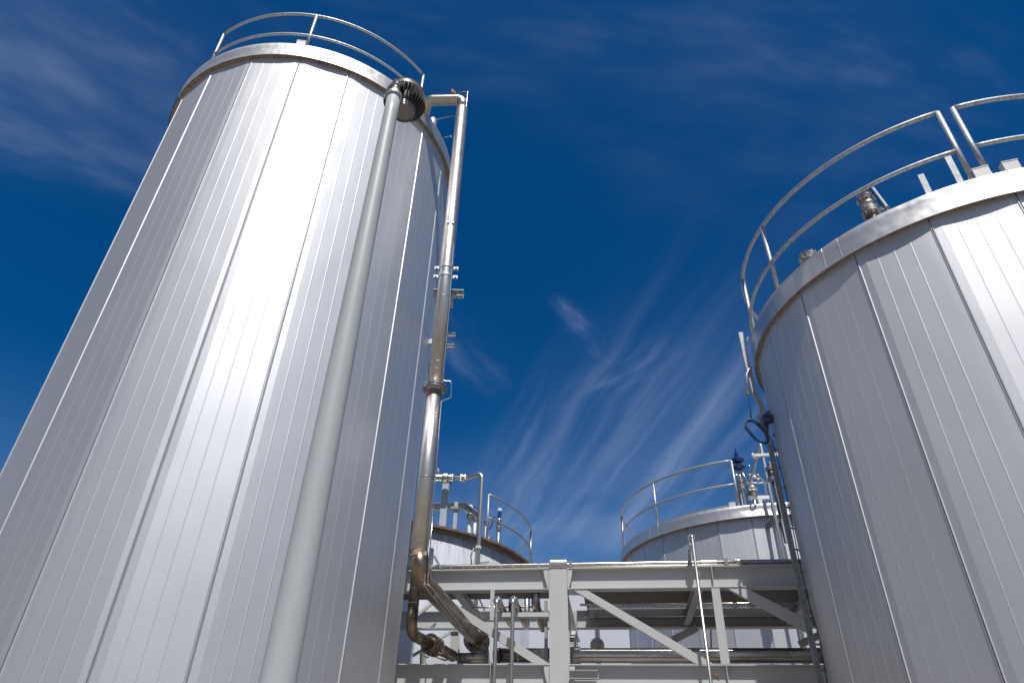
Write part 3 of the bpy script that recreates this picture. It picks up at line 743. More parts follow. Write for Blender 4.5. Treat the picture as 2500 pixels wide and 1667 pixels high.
# ------------------------------------------------------------------ lamp pole
pdst = 4.2; paz = R_(-16.6)
px0, py0 = pdst * math.sin(paz), pdst * math.cos(paz)
ztop = zat(px0, py0, 966, 232)
lp_ = thing('lamp_pole', (px0, py0, 0), 'grey green tapered lamp pole with finned floodlight before the tall tank', 'street lamp')
m = MB(); m.tube([Vector((px0, py0, ztop * k / 24)) for k in range(25)], 1, 64, scale=[.113 + (.0625 - .113) * k / 24 for k in range(25)])
m.build('pole', 'painted pole', lp_)
MB().lathe((px0, py0, 0), Z, [(0, .2), (.02, .2), (.025, .12)], 40).build('base_plate', 'galvanised steel', lp_)
m = MB(); m.lathe((px0, py0, ztop - .06), Z, [(0, .068), (.012, .078), (.03, .080), (.045, .078), (.05, .066), (.075, .060), (.085, .04)], 40, False)
m.build('collar', 'galvanised steel', lp_)
m = MB(); m.lathe((px0, py0, ztop + .0), Z, [(0, .036), (.075, .036)], 28); m.lathe((px0, py0, ztop + .075), Z, [(0, .031), (.014, .031)], 28)
nk = m.build('neck', 'painted pole', lp_)
MB().lathe((px0, py0, ztop + .088), Z, [(0, .034), (.02, .034)], 28).build('gland_ring', 'brass fitting', lp_)
MB().lathe((px0, py0, ztop + .108), Z, [(0, .035), (.03, .035)], 28).build('neck', 'white painted steel', lp_)
# floodlight
fd = ray(986, 262); fdh = math.hypot(fd.x, fd.y); fdst = 4.44
fx, fy = fd.x / fdh * fdst, fd.y / fdh * fdst; fz = zat(fx, fy, 990, 252)
fl = MB(); fl.lathe((fx, fy, fz - .085), Z, [(0, .125), (.03, .135), (.16, .135), (.18, .15), (.19, .15)], 40); 
flo = fl.build('floodlight', 'dark heat sink', lp_)
m = MB(); nf = 34
for k in range(nf):
    a = 2 * PI * k / nf; d = Vector((math.cos(a), math.sin(a), 0)); s_ = Vector((-d.y, d.x, 0)) * .0035
    pr2 = [(.120, -.10), (.150, -.10), (.200, -.055), (.218, .0), (.208, .085), (.13, .095)]
    c = Vector((fx, fy, fz)); vs = [c + d * r + Z * h - s_ for r, h in pr2] + [c + d * r + Z * h + s_ for r, h in pr2]; n = 6
    m.add(vs, [tuple(range(n)), tuple(range(n, 2 * n))[::-1]] + [(j, n + j, n + (j + 1) % n, (j + 1) % n) for j in range(n)])
m.build('cooling_fins', 'dark heat sink', flo)
m = MB(); m.lathe((fx, fy, fz - .150), Z, [(0, .106), (.0, .116), (.012, .120), (.07, .120)], 44)
m.sweep([(-.005, -.008), (.005, -.008), (.005, .008), (-.005, .008)], [Vector((fx + .112 * math.cos(2 * PI * j / 44), fy + .112 * math.sin(2 * PI * j / 44), fz - .155)) for j in range(44)], up=Z, closed=True)
m.build('lens_ring', 'cast grey housing', flo)
MB().lathe((fx, fy, fz - .152), Z, [(0, .102), (.003, .104)], 44).build('lens', 'lamp glass', flo)
m = MB(); m.lathe((fx, fy, fz + .099), Z, [(-.01, .15), (.01, .178), (.06, .178), (.075, .165), (.10, .13), (.12, .10), (.13, .06)], 40, False)
m.build('driver_housing', 'cast grey housing', flo)
m = MB(); m.lathe((fx, fy, fz + .158), Z, [(0, .181), (.005, .181)], 44); m.build('gasket', 'rusty steel', flo)
pth = [Vector((px0, py0, ztop + .135)) + Vector((-.03, -.02, .02)), Vector((px0, py0, ztop + .155)), Vector((px0, py0, ztop + .15)).lerp(Vector((fx, fy, fz + .26)), .45), Vector((fx, fy, fz + .235))]
MB().sweep([(-.045, -.022), (.045, -.022), (.045, .012), (.02, .026), (-.02, .026), (-.045, .012)], pth, up=Z).build('arm', 'cast grey housing', flo)
MB().lathe((px0, py0, ztop + .12), Z, [(0, .046), (.04, .046), (.055, .03)], 28).build('arm_cap', 'cast grey housing', flo)
m = MB()
e = Vector((fx, fy, 0)) + Vector((.16, .02, fz + .10)); m.lathe(e, Z, [(0, .016), (.05, .016), (.055, .008)], 12); m.build('cable_gland', 'cast grey housing', flo)

# ------------------------------------------------------------------ ladder by the near right tank
ld = thing('ladder', tuple(at(1960, 1440, 9.3) * 1), 'dark galvanised ladder stile with bent top and short rungs against the near right tank', 'ladder')
Lx = lambda px, py: at(px, py, 9.3)
b0 = Lx(1904, 1200)
ld.location = (b0.x, 9.3, 0); ld['wx'] = [b0.x, 9.3, 0.]
zz = zat(b0.x, 9.3, 1886, 1085)
MB().sweep(rprof(.075, .03), [(b0.x, 9.3, 0.0), (b0.x, 9.3, zz * .5), (b0.x, 9.3, zz)], up=Vector((0, 1, 0))).build('stile', 'dark galvanised steel', ld)
top = [Vector((b0.x, 9.3, zz)), Lx(1868, 1040), Lx(1860, 993), Lx(1843, 962), Lx(1822, 880), Lx(1808, 812)]
for i in range(len(top)): top[i] = Vector((top[i].x, 9.3, top[i].z))
MB().sweep(rprof(.085, .035), top[:4], up=Vector((0, 1, 0))).build('stile_extension', 'galvanised steel', ld)
MB().sweep(rprof(.08, .035), top[3:], up=Vector((0, 1, 0))).build('handhold', 'galvanised steel', ld)
tng = Vector((.985, -.17, 0))
for k in range(22):
    z = 1.6 + k * .305
    if z > zz: break
    m = MB(); m.tube([Vector((b0.x + .02, 9.3, z)), Vector((b0.x + .36, 9.42, z + .0))], .013, 8); m.build('rung', 'dark galvanised steel', ld)
m = MB(); m.sweep(rprof(.05, .012), [Lx(1815, 830), Lx(1834, 818) + Vector((.1, .1, 0))], up=Vector((0, 1, 0))); m.hexbolt(Lx(1824, 826) + Vector((0, -.02, 0)), (0, -1, 0), .015, .015); m.build('wall_bracket', 'galvanised steel', ld)
for (a_, b_) in (((1868, 1008), (1882, 1000)), ((1888, 1060), (1900, 1075))):
    m = MB(); m.sweep(rprof(.05, .03), [Lx(*a_), Lx(*b_) + Vector((.08, .05, 0))], up=Vector((0, 1, 0))); m.build('wall_bracket', 'dark galvanised steel', ld)
# inner stile, mostly hidden
MB().sweep(rprof(.06, .02), [(b0.x + .36, 9.43, 0.0), (b0.x + .36, 9.43, zz)], up=Vector((0, 1, 0))).build('stile', 'dark galvanised steel', ld)
# thin black wire down the ladder
w = [Lx(1885, 1075), Lx(1897, 1120), Lx(1912, 1180), Lx(1925, 1240), Lx(1950, 1370), Lx(1975, 1480), Lx(2000, 1560), Lx(2018, 1667)]
w = [p + Vector((.0, -.02, 0)) for p in w]
tag(MB().tube(w, .007, 8).build('wire', 'black rubber', None, tuple(w[3])), 'thin black wire running down between ladder stile and the near right tank', 'wire')

# blue cable with coil and its transmitter
cb = thing('coiled_cable', tuple(Lx(1849, 1051)), 'blue cable hanging in a loose coil from a bent conduit beside the ladder top', 'cable')
c8 = lambda x, y: (1750 + x / 3.136, 750 + y / 3.136)
L2 = lambda x, y, dy=-.06: at(*c8(x, y), 9.3 + dy)
MB().tube(fillet([L2(268, 462), L2(240, 482), L2(228, 520), L2(236, 655)], .05, 6), .021, 12).build('conduit', 'galvanised steel', cb)
MB().lathe(L2(236, 652), Vector((.02, 0, -1)), [(0, .026), (.05, .026), (.055, .012)], 12).build('conduit_end', 'brass fitting', cb)
MB().tube([L2(237, 665), L2(244, 700), L2(256, 780), L2(264, 870)], .011, 10).build('cable', 'blue cable sheath', cb)
cc = L2(310, 945); ss = mpp(cc) / 3.136
for k, (rx, rz, ox, tl) in enumerate(((78, 76, 0, .35), (70, 80, 6, .5), (80, 70, -3, .42))):
    pts = []
    for j in range(40):
        a = 2 * PI * j / 40; x = rx * math.cos(a); y = rz * math.sin(a)
        x2 = x * .95 + ox - y * tl * .5; 
        pts.append(cc + Vector((x2 * ss, .02 * k + .01 * math.sin(3 * a), (y * .95 - x * .35) * ss * 1.25)))
    MB().tube(pts, .0115, 10, closed=True).build('cable_loop', 'blue cable sheath', cb)
MB().tube(fillet([L2(380, 980), L2(388, 940), L2(384, 900)], .05, 4), .0115, 10).build('cable', 'blue cable sheath', cb)
tr = thing('junction_box', tuple(L2(385, 865)), 'round dark blue junction box on a galvanised plate at the ladder top', 'junction box')
q = L2(385, 862, -.05)
MB().lathe(q + Vector((-.055, .0, 0)), Vector((1, -.25, .05)), [(0, .075), (.02, .085), (.09, .085), (.11, .07), (.13, .07)], 24).build('housing', 'blue enamel', tr)
MB().lathe(q + Vector((0, 0, -.075)), Vector((0, 0, -1)), [(0, .02), (.05, .02)], 10).build('cable_gland', 'brass fitting', tr)
MB().box(L2(345, 870, .0), (.09, .03, .20), Vector((.9, 0, .2)).normalized(), Vector((0, 1, 0)), Vector((-.2, 0, .9)).normalized()).build('mounting_plate', 'galvanised steel', tr)

# ------------------------------------------------------------------ fittings on the near right tank roof
def stack(root, c, ax, spec):
    """list of (kind, length, radius) stacked along ax"""
    h = 0
    for kind, ln, r, mt in spec:
        p = c + ax * h
        if kind == 'cyl': MB().lathe(p, ax, [(0, r * .96), (ln * .06, r), (ln * .94, r), (ln, r * .96)], 24, False).build('spool', mt, root)
        elif kind == 'ball':
            pf = [(ln * (0.5 - .5 * math.cos(PI * k / 8)), max(.002, r * (.55 + .45 * math.sin(PI * k / 8)))) for k in range(9)]
            MB().lathe(p, ax, pf, 24, True).build('valve_body', mt, root)
        elif kind == 'fl': MB().flange(p + ax * ln / 2, ax, r * .5, r, ln * .42, 8, ln * .12).build('flange', mt, root)
        h += ln
    return h
v2 = lambda x, y: (2050 + x / 9.8, 400 + y / 9.8)
dr = -.35
base = on_tank(*v2(770, 1210), T2, dr); tp2 = zat(base.x, base.y, *v2(640, 560)); k_ = tp2 - base.z
vl = thing('lever_valve', (base.x, base.y, T2['H']), 'stainless flanged valve with upright white lever on the near right tank roof', 'valve')
b_ = Vector((base.x, base.y, T2['H'])); ext = base.z - T2['H']
MB().lathe(b_ - Z * .05, Z, [(0, .08), (max(.1, ext + .06), .08)], 24).build('nozzle', 'heat stained steel', vl)
S = k_ / 1.0
stack(vl, Vector((base.x, base.y, base.z)), Z, (('fl', S * .17, .125, 'polished steel fitting'), ('cyl', S * .05, .08, 'flange steel'), ('ball', S * .22, .115, 'flange steel'), ('cyl', S * .06, .085, 'polished steel fitting'), ('fl', S * .17, .125, 'polished steel fitting'), ('cyl', S * .14, .06, 'blue instrument paint'), ('cyl', S * .10, .085, 'polished steel fitting'), ('cyl', S * .04, .06, 'polished steel fitting')))
hp = Vector((base.x, base.y, base.z + S * .34)); hd = Vector((.98, .2, 0)).normalized()
m = MB(); m.lathe(hp + hd * .09, hd, [(0, .035), (.04, .035), (.05, .022), (.15, .022), (.16, .045), (.22, .045)], 14); m.build('stem', 'polished steel fitting', vl)
m = MB(); m.sweep(rprof(.035, .012), [hp + hd * .30 - Z * .05, hp + hd * .32 + Z * .05, hp + hd * .20 + Z * .42], up=Vector((0, 1, 0))); m.build('lever', 'white painted steel', vl)
m = MB(); m.tube([Vector((base.x - .02, base.y - .135, base.z + S * .78)), Vector((base.x + .01, base.y - .15, base.z + S * .60)), Vector((base.x + .06, base.y - .14, base.z + S * .3)), Vector((base.x + .15, base.y - .10, base.z - .02)), Vector((base.x + .2, base.y - .06, T2['H']))], .010, 8); m.build('cable', 'blue cable sheath', vl)
p = on_tank(1976, 632, T2, -.3)
nz = thing('roof_nozzle', (p.x, p.y, T2['H']), 'low blind flanged nozzle just showing over the rim of the near right tank', 'nozzle')
MB().lathe((p.x, p.y, T2['H'] - .02), Z, [(0, .09), (p.z - T2['H'] + .02, .09)], 24).build('neck', 'flange steel', nz)
MB().flange((p.x, p.y, p.z + .03), Z, .08, .145, .028, 10).build('flange', 'polished steel fitting', nz)
for i, ((xa, ya), (xb, yb), lab) in enumerate((((2275, 466), (2256, 415), 'short galvanised angle upright rising behind the near right tank rim'), ((2352, 440), (2308, 362), 'taller galvanised angle upright beside the gap in the near right guardrail'))):
    p = on_tank(xa, ya, T2, -.5); z = zat(p.x, p.y, xb, yb)
    z2 = p.z + (Vector((xa - xb, ya - yb)).length) * mpp(p) * 1.15
    tag(MB().sweep(lprof(.075, .007), [(p.x, p.y, T2['H'] + .02), (p.x, p.y, z2)], up=Vector((.5, 1, 0))).build('angle_upright', 'dark galvanised steel', None, (p.x, p.y, T2['H'])), lab, 'bracket', 'angle uprights on the near right tank roof')

# ------------------------------------------------------------------ rear right tank: goose neck pipe and valve group
v7 = lambda x, y: (1740 + x / 7.127, 1080 + y / 7.127)
A_ = on_tank(1912, 1356, T3, .55)
gx, gy = A_.x, A_.y
gn = thing('vent_pipe', (gx, gy, 0), 'pale goose neck pipe climbing the front of the rear right tank to a sharp peak', 'pipe')
gt = zat(gx, gy, 1855, 1082)
rg = 4.1 * mpp(Vector((gx, gy, 8)))
pk = Vector((gx, gy, gt))
# leg back down to the roof
dn = on_tank(1824, 1212, T3, -1.3); dn = Vector((dn.x, dn.y, T3['H'] + .1))
def roofpt(px, py, dr=-1.0):
    p = on_tank(px, py, T3, dr); return p
dn = roofpt(1825, 1208, -1.1)
MB().tube(fillet([Vector((gx, gy, 0)), pk, dn, Vector((dn.x, dn.y, T3['H'] - .1))], [.05, .12], 6), rg, 18).build('pipe', 'galvanised steel', gn)
MB().sweep(uprof(.11, .06), [Vector((gx + .17, gy + .05, T3['H'] - 1.2)), Vector((gx + .17, gy + .05, gt - .55))], up=Vector((0, 1, 0))).build('support', 'galvanised steel', gn)
zc_ = zat(gx, gy, 1870, 1111)
MB().sweep(rprof(.08, .08), [at(1838, 1112, gy - .02), at(1899, 1109, gy - .02)], up=Z).build('cross_arm', 'white painted steel', gn)
MB().tube(fillet([at(1838, 1105, gy - .1), at(1836, 1112, gy - .1), at(1840, 1120, gy - .1), at(1850, 1119, gy - .1)], .05, 4), .02, 8).build('u_bolt', 'galvanised steel', gn)
for px in (1882, 1911):
    p = on_tank(px, 1271, T3, .28)
    MB().sweep(uprof(.13, .08), [Vector((p.x, p.y - .3, p.z - .05)), Vector((p.x, p.y + .4, p.z - .05))], up=Z).build('wall_bracket', 'dark galvanised steel', gn)
# second pale pipe beside it
q = on_tank(1940, 1356, T3, .45)
tag(MB().tube([(q.x, q.y, 0), (q.x, q.y, T3['H'] - .35)], .05, 14).build('down_pipe', 'white painted steel', None, (q.x, q.y, 0)), 'pale vertical pipe on the rear right tank wall, half hidden by the ladder stile', 'pipe')
# diaphragm actuator
p = roofpt(*v7(470, 560), -.9)
ax_, ay_ = p.x, p.y; sc = mpp(p)
zb_ = lambda y, x=470: zat(ax_, ay_, *v7(x, y))
av = thing('control_valve', (ax_, ay_, T3['H']), 'control valve with two dark blue disc actuators on the rear right tank roof', 'valve')
def disc(zc, r, hh): return [(-hh, r * .25), (-hh * .7, r * .7), (-hh * .12, r * .93), (-hh * .1, r), (hh * .1, r), (hh * .12, r * .93), (hh * .7, r * .72), (hh, r * .25)]
for yc, rr in ((315, 122), (440, 118)):
    z = zb_(yc); r = rr / 7.127 * sc
    m = MB(); m.lathe((ax_, ay_, z), Z, disc(z, r, r * .42), 32, False)
    for k in range(12): m.hexbolt((ax_ + r * .96 * math.cos(k * PI / 6), ay_ + r * .96 * math.sin(k * PI / 6), z + r * .06), Z, r * .05, r * .08)
    m.build('actuator_disc', 'blue enamel', av)
r = 34 / 7.127 * sc
MB().lathe((ax_, ay_, zb_(290)), Z, [(0, r * 1.1), (zb_(180) - zb_(290), r * 1.0), (zb_(178) - zb_(290), r * .4), (zb_(90) - zb_(290), r * .38)], 18).build('spring_housing', 'blue enamel', av)
zcur = T3['H']
MB().lathe((ax_, ay_, T3['H'] - .1), Z, [(0, .05), (zb_(800) - T3['H'] + .1, .05)], 14).build('nozzle', 'polished steel fitting', av)
z8, z5 = zb_(800, 540), zb_(500, 480); LL = z5 - z8
m = MB()
stack(av, Vector((ax_, ay_, z8)), Z, (('fl', LL * .16, .12, 'polished steel fitting'), ('ball', LL * .2, .09, 'flange steel'), ('fl', LL * .14, .12, 'polished steel fitting'), ('cyl', LL * .12, .05, 'polished steel fitting'), ('ball', LL * .16, .085, 'polished steel fitting'), ('cyl', LL * .22, .035, 'polished steel fitting')))
m.tube([Vector((ax_ - .25, ay_ - .05, z8 + LL * .75)), Vector((ax_ + .1, ay_ - .05, z8 + LL * .75))], .018, 8)
m.tube(fillet([Vector((ax_ + .02, ay_ - .1, z5)), Vector((ax_ + .12, ay_ - .12, z8 + LL * .45)), Vector((ax_ + .2, ay_ - .1, z8 - .1))], .05, 4), .03, 8)
m.tube(fillet([Vector((ax_ + .30, ay_, zb_(480))), Vector((ax_ + .36, ay_, zb_(440))), Vector((ax_ + .33, ay_, zb_(360)))], .05, 4), .010, 6)
m.build('air_line', 'polished steel fitting', av)
# neighbouring pipework
rp2 = roofpt(*v7(710, 800), -1.0); bx_, by_ = rp2.x, rp2.y
rz = lambda x, y: zat(bx_, by_, *v7(x, y))
RP = lambda x, y: at(*v7(x, y), by_)
pw = thing('roof_pipework', (bx_, by_, T3['H']), 'cluster of small flanged stainless pipes beside the blue disc valve on the rear tank', 'pipework')
MB().tube(fillet([RP(630, 600), RP(880, 598), RP(935, 930), Vector((RP(935, 930).x, by_, T3['H']))], .28, 8), .045, 14).build('elbow_pipe', 'polished steel fitting', pw)
MB().flange(RP(770, 600), Vector((1, 0, 0)), .05, .115, .03, 6).build('flange', 'polished steel fitting', pw)
MB().flange(RP(640, 590), Vector((1, 0, 0)), .05, .10, .03, 6).build('flange', 'flange steel', pw)
MB().tube([RP(570, 705), RP(930, 700)], .025, 10).build('tie_bar', 'white painted steel', pw)
p = RP(712, 920); L_ = RP(712, 735).z - p.z
stack(pw, p, Z, (('fl', L_ * .22, .13, 'flange steel'), ('cyl', L_ * .12, .06, 'polished steel fitting'), ('ball', L_ * .5, .165, 'polished steel fitting'), ('fl', L_ * .16, .12, 'flange steel')))
MB().tube([p, Vector((p.x, p.y, T3['H'] - .1))], .05, 12).build('nozzle', 'flange steel', pw)
MB().sweep(rprof(.10, .10), [RP(615, 962), RP(985, 957)], up=Z).build('beam', 'white painted steel', pw)
MB().sweep(rprof(.10, .09), [RP(812, 985), Vector((RP(812, 985).x, by_, T3['H']))], up=Vector((0, 1, 0))).build('leg', 'white painted steel', pw)
q = RP(510, 900); tq = RP(470, 700)
tag(MB().sweep(uprof(.17, .09), [(q.x, by_ + .1, T3['H'] - .05), (q.x, by_ + .1, tq.z)], up=Vector((0, 1, 0))).build('channel_post', 'galvanised steel', None, (q.x, by_ + .1, T3['H'])), 'galvanised channel post right of the rear tank guardrail end', 'post')
q = RP(640, 1055)
m = MB(); m.lathe((q.x, by_ - .5, T3['H'] - .02), Z, [(0, .08), (.1, .09), (.17, .06), (.2, .02)], 18, True); tag(m.build('float_cap', 'orange plastic', None, (q.x, by_ - .5, T3['H'])), 'small orange cap on the rear right tank rim below the pipework', 'cap')
# dark small valve behind ladder
q = at(*v7(1018, 540), 16); vv = thing('ball_valve', tuple(q), 'small dark valve on a stub pipe showing between vent pipe and ladder', 'valve')
stack(vv, q - Z * .2, Z, (('fl', .08, .12, 'flange steel'), ('ball', .2, .1, 'dark stained steel'), ('fl', .08, .12, 'flange steel')))
MB().tube([Vector((q.x, q.y, T3['H'] - 1.)), q + Z * .3], .035, 10).build('pipe', 'dark stained steel', vv)

# ------------------------------------------------------------------ fittings of the painted tank
v8 = lambda x, y: (1050 + x / 6.532, 1130 + y / 6.532)
q = on_tank(1166, 1370, T4, .28); gx, gy = q.x, q.y
G = lambda x, y, Y=None: at(*v8(x, y), Y or gy)
g4 = thing('transfer_pipe', (gx, gy, 0), 'stainless pipe bending over beside the tall tank and dropping down the painted tank wall', 'pipe')
ztp = zat(gx, gy, *v8(795, 165)); rg = 5.6 * mpp(Vector((gx, gy, 8)))
topq = Vector((gx, gy, ztp)); 
h0 = G(600, 240, gy + .25); h0.z; 
MB().tube(fillet([Vector((gx, gy, 0)), topq, G(690, 205, gy + .15), G(600, 238, gy + .25), G(60, 245, gy + .35)], [.17, .3, .3], 10), rg, 24).build('pipe', 'weathered stainless pipe', g4)
for x in (525, 320, 170, 118):
    MB().flange(G(x, 240, gy + .28), Vector((1, .05, 0)), rg, rg * 1.85, .03, 8).build('flange', 'polished steel fitting', g4)
m = MB(); m.lathe(G(250, 240, gy + .28) - Vector((.1, 0, 0)), Vector((1, 0, 0)), [(0, .1), (.05, .13), (.15, .13), (.2, .1)], 20); m.lathe(G(130, 150, gy + .28), Z, [(0, .06), (.1, .05)], 10); m.build('valve_body', 'flange steel', g4)
zz = zat(gx, gy, *v8(765, 1345)); MB().lathe((gx, gy, zz), Z, [(-.03, rg), (-.03, rg * 1.3), (.03, rg * 1.3), (.03, rg)], 24).build('pipe_clamp', 'white painted steel', g4)
m = MB(); m.sweep(rprof(.03, .03), [Vector((gx + .05, gy + .05, zz - .35)), Vector((gx + .28, gy + .05, zz - .32))], up=Z); m.tube(fillet([Vector((gx - .1, gy - .03, zz - .02)), Vector((gx - .17, gy, zz - .2)), Vector((gx - .12, gy, zz - .5))], .1, 4), .018, 8); m.build('clamp_arm', 'dark galvanised steel', g4)
# roof fittings
Yt = gy + .6
q = G(200, 995, Yt); sup = thing('pipe_support', (q.x, Yt, T4['H']), 'square galvanised post holding up the bent pipe over the painted tank', 'post')
MB().sweep(rprof(.17, .14), [Vector((q.x, Yt, T4['H'] - .05)), Vector((q.x + .0, Yt, G(245, 295, Yt).z))], up=Vector((0, 1, 0))).build('post', 'galvanised steel', sup)
MB().box(Vector((q.x, Yt, G(245, 290, Yt).z)), (.24, .2, .05)).build('saddle', 'black rubber', sup)
cf = thing('pipe_stand', tuple(G(430, 1000, Yt + .6)), 'galvanised channel frame standing on the painted tank roof', 'frame')
Yc = Yt + .5
MB().sweep(uprof(.20, .10), [G(-200, 710, Yc), G(545, 690, Yc), G(735, 835, Yc - .3)], up=Z).build('channel', 'galvanised steel', cf)
q = G(420, 1040, Yc - .1); MB().sweep(lprof(.10, .01), [Vector((q.x, q.y, T4['H'] - .05)), Vector((q.x, q.y, G(452, 620, Yc - .1).z))], up=Vector((0, 1, 0))).build('upright', 'galvanised steel', cf)
Yc2 = on_tank(*v8(815, 1100), T4, -.4).y; q = G(815, 1100, Yc2); MB().sweep(lprof(.08, .01), [Vector((q.x, q.y, T4['H'] - .05)), Vector((q.x, q.y, G(830, 800, Yc2).z))], up=Vector((0, 1, 0))).build('upright', 'galvanised steel', cf)
m = MB(); m.box(G(390, 715, Yc - .12), (.20, .06, .07)); m.build('splice', 'dark galvanised steel', cf)
def stub(x, yb, yf, r, label, cap=None, Y=None, wb=None):
    Y = on_tank(*v8(x, yb), T4, -.45).y
    q = G(x, yb, Y); root = thing('roof_stub', (q.x, Y, T4['H']), label, 'pipe stub', 'flanged stubs on the painted tank roof')
    zf = G(x, yf, Y).z; r *= .62
    MB().tube([Vector((q.x, Y, T4['H'] - .15)), Vector((q.x, Y, zf))], r, 16).build('stub', 'white painted steel' if cap is None else 'weathered stainless pipe', root)
    MB().flange(Vector((q.x, Y, zf)), Z, r, r * 1.9, .035, 6).build('flange', 'flange steel', root)
    return root, q, zf
stub(628, 1060, 850, .085, 'pale flanged stub left of the bent pipe on the painted tank')
stub(712, 1060, 890, .065, 'flanged stub half hidden behind the bent pipe on the painted tank')
stub(895, 1100, 950, .06, 'flanged stub behind the guardrail end post of the painted tank')
root, q, zf = stub(1090, 1200, 1040, .065, 'tall flanged stub carrying the blue transmitter on the painted tank', cap=True)
MB().lathe((q.x, q.y, zf), Z, [(0, .048), (G(1095, 930, q.y).z - zf, .048)], 16).build('spool', 'flange steel', root)
MB().flange((q.x, q.y, G(1095, 930, q.y).z), Z, .048, .085, .035, 6).build('flange', 'polished steel fitting', root)
Yq = q.y; tz = G(1100, 885, Yq).z
tm = thing('transmitter', (q.x + .02, q.y, tz), 'blue transmitter head with white cap on the tall stub of the painted tank', 'transmitter')
MB().lathe((q.x + .01, q.y, tz - .05), Z, [(0, .02), (.05, .03), (.10, .045), (.18, .058), (.25, .060)], 20).build('housing', 'blue instrument paint', tm)
MB().lathe((q.x + .01, q.y, tz + .20), Z, [(0, .064), (.06, .064), (.08, .05)], 20).build('cap', 'white plastic', tm)
MB().tube(fillet([G(1065, 845, Yq), G(1010, 870, Yq), G(995, 960, Yq), G(960, 1040, Yq), G(890, 1052, Yq)], .2, 6), .016, 10).build('cable', 'blue cable sheath', tm)
q = G(645, 690, Yc + .6)
tm2 = thing('transmitter', (q.x, q.y, T4['H']), 'white capped transmitter showing behind the galvanised channel frame', 'transmitter')
MB().lathe(q - Z * .05, Z, [(0, .08), (.05, .08), (.08, .05), (.09, .03)], 20).build('cap', 'white plastic', tm2)
MB().lathe(q - Z * .25, Z, [(0, .05), (.2, .065)], 16).build('housing', 'blue instrument paint', tm2)
MB().tube([Vector((q.x, q.y, T4['H'])), q - Z * .22], .05, 12).build('stub', 'weathered stainless pipe', tm2)
MB().tube(fillet([q + Vector((.1, 0, 0)), q + Vector((.22, 0, -.05)), q + Vector((.24, 0, -.4))], .08, 4), .016, 8).build('cable', 'blue cable sheath', tm2)
Yt = on_tank(*v8(940, 1130), T4, -.4).y; q = G(940, 1130, Yt); bxm = MB(); bxm.box(Vector((q.x, Yt, T4['H'] + .15)), (.17, .1, .34)); tag(bxm.build('plate', 'galvanised steel', None, (q.x, Yt, T4['H'])), 'small upright grey plate behind the painted tank guardrail', 'plate')

# ------------------------------------------------------------------ far wall seen through the truss
wl = thing('far_building', (3, 34, 0), 'pale lavender flat wall seen through the truss between the two rear tanks', 'building')
MB().box((1.5, 34, 4.85), (14, 6, 9.7)).build('wall', 'pale wall', wl)
MB().box((1.5, 34, 9.76), (14.3, 6.3, .12)).build('roof_edge', 'aluminium fascia', wl)
q = at(1462, 1560, 30.6)
MB().lathe((q.x, 30.7, 0), Z, [(0, .07), (9.9, .07)], 12).build('down_pipe', 'dark galvanised steel', wl)
q = onp(1458, 1572, 2.4)
hv = thing('gate_valve', tuple(q), 'small chrome flanged valve sitting above the thick insulated pipe right of the column', 'valve')
m = MB(); m.flange(q - Z * .02, Vector((.2, 1, 0)), .05, .13, .03, 10); m.build('flange', 'polished steel fitting', hv)
m = MB(); m.lathe(q + Vector((0, .05, -.02)), Vector((.2, 1, 0)), [(0, .08), (.2, .08)], 20); m.build('valve_body', 'flange steel', hv)
MB().tube([q + Vector((.02, 0, .05)), q + Vector((.02, 0, .55))], .012, 8).build('stem', 'galvanised steel', hv)

# ------------------------------------------------------------------ ground
g = MB(); s = 600; nn_ = 12
for i in range(nn_):
    for j in range(nn_):
        a = -s + 2 * s * i / nn_; b = -s + 2 * s * j / nn_; w_ = 2 * s / nn_
        g.add([(a, b, 0), (a + w_, b, 0), (a + w_, b + w_, 0), (a, b + w_, 0)], [(0, 1, 2, 3)])
tag(g.build('ground', 'concrete ground'), kind='structure')

# ------------------------------------------------------------------ camera
cam = bpy.data.cameras.new('camera'); co = bpy.data.objects.new('camera', cam); col.objects.link(co)
cam.sensor_width = 36; cam.lens = 36 * F / 2500; cam.clip_start = .1; cam.clip_end = 3000
cam.shift_y = 0
fwd = Vector((0, math.cos(PITCH), math.sin(PITCH))); upv = Vector((0, -math.sin(PITCH), math.cos(PITCH))); rt = Vector((1, 0, 0))
c, s = math.cos(ROLL), math.sin(ROLL)
# image axes: right and up rotated by the roll
ir = rt * c + upv * s; iu = -rt * s + upv * c
Mx = Matrix((ir, iu, -fwd)).transposed().to_4x4(); Mx.translation = CAM
co.matrix_world = Mx
scene.camera = co

# ------------------------------------------------------------------ light
SUN_AZ, SUN_EL = 175.0, 61.0
sd = Vector((math.sin(R_(SUN_AZ)) * math.cos(R_(SUN_EL)), math.cos(R_(SUN_AZ)) * math.cos(R_(SUN_EL)), math.sin(R_(SUN_EL))))
sl = bpy.data.lights.new('sun', 'SUN'); sl.energy = 4.2; sl.angle = R_(.53); sl.color = (1, .975, .935)
so = bpy.data.objects.new('sun', sl); col.objects.link(so); so.rotation_euler = (-sd).to_track_quat('-Z', 'Y').to_euler(); so.location = (0, -20, 40)

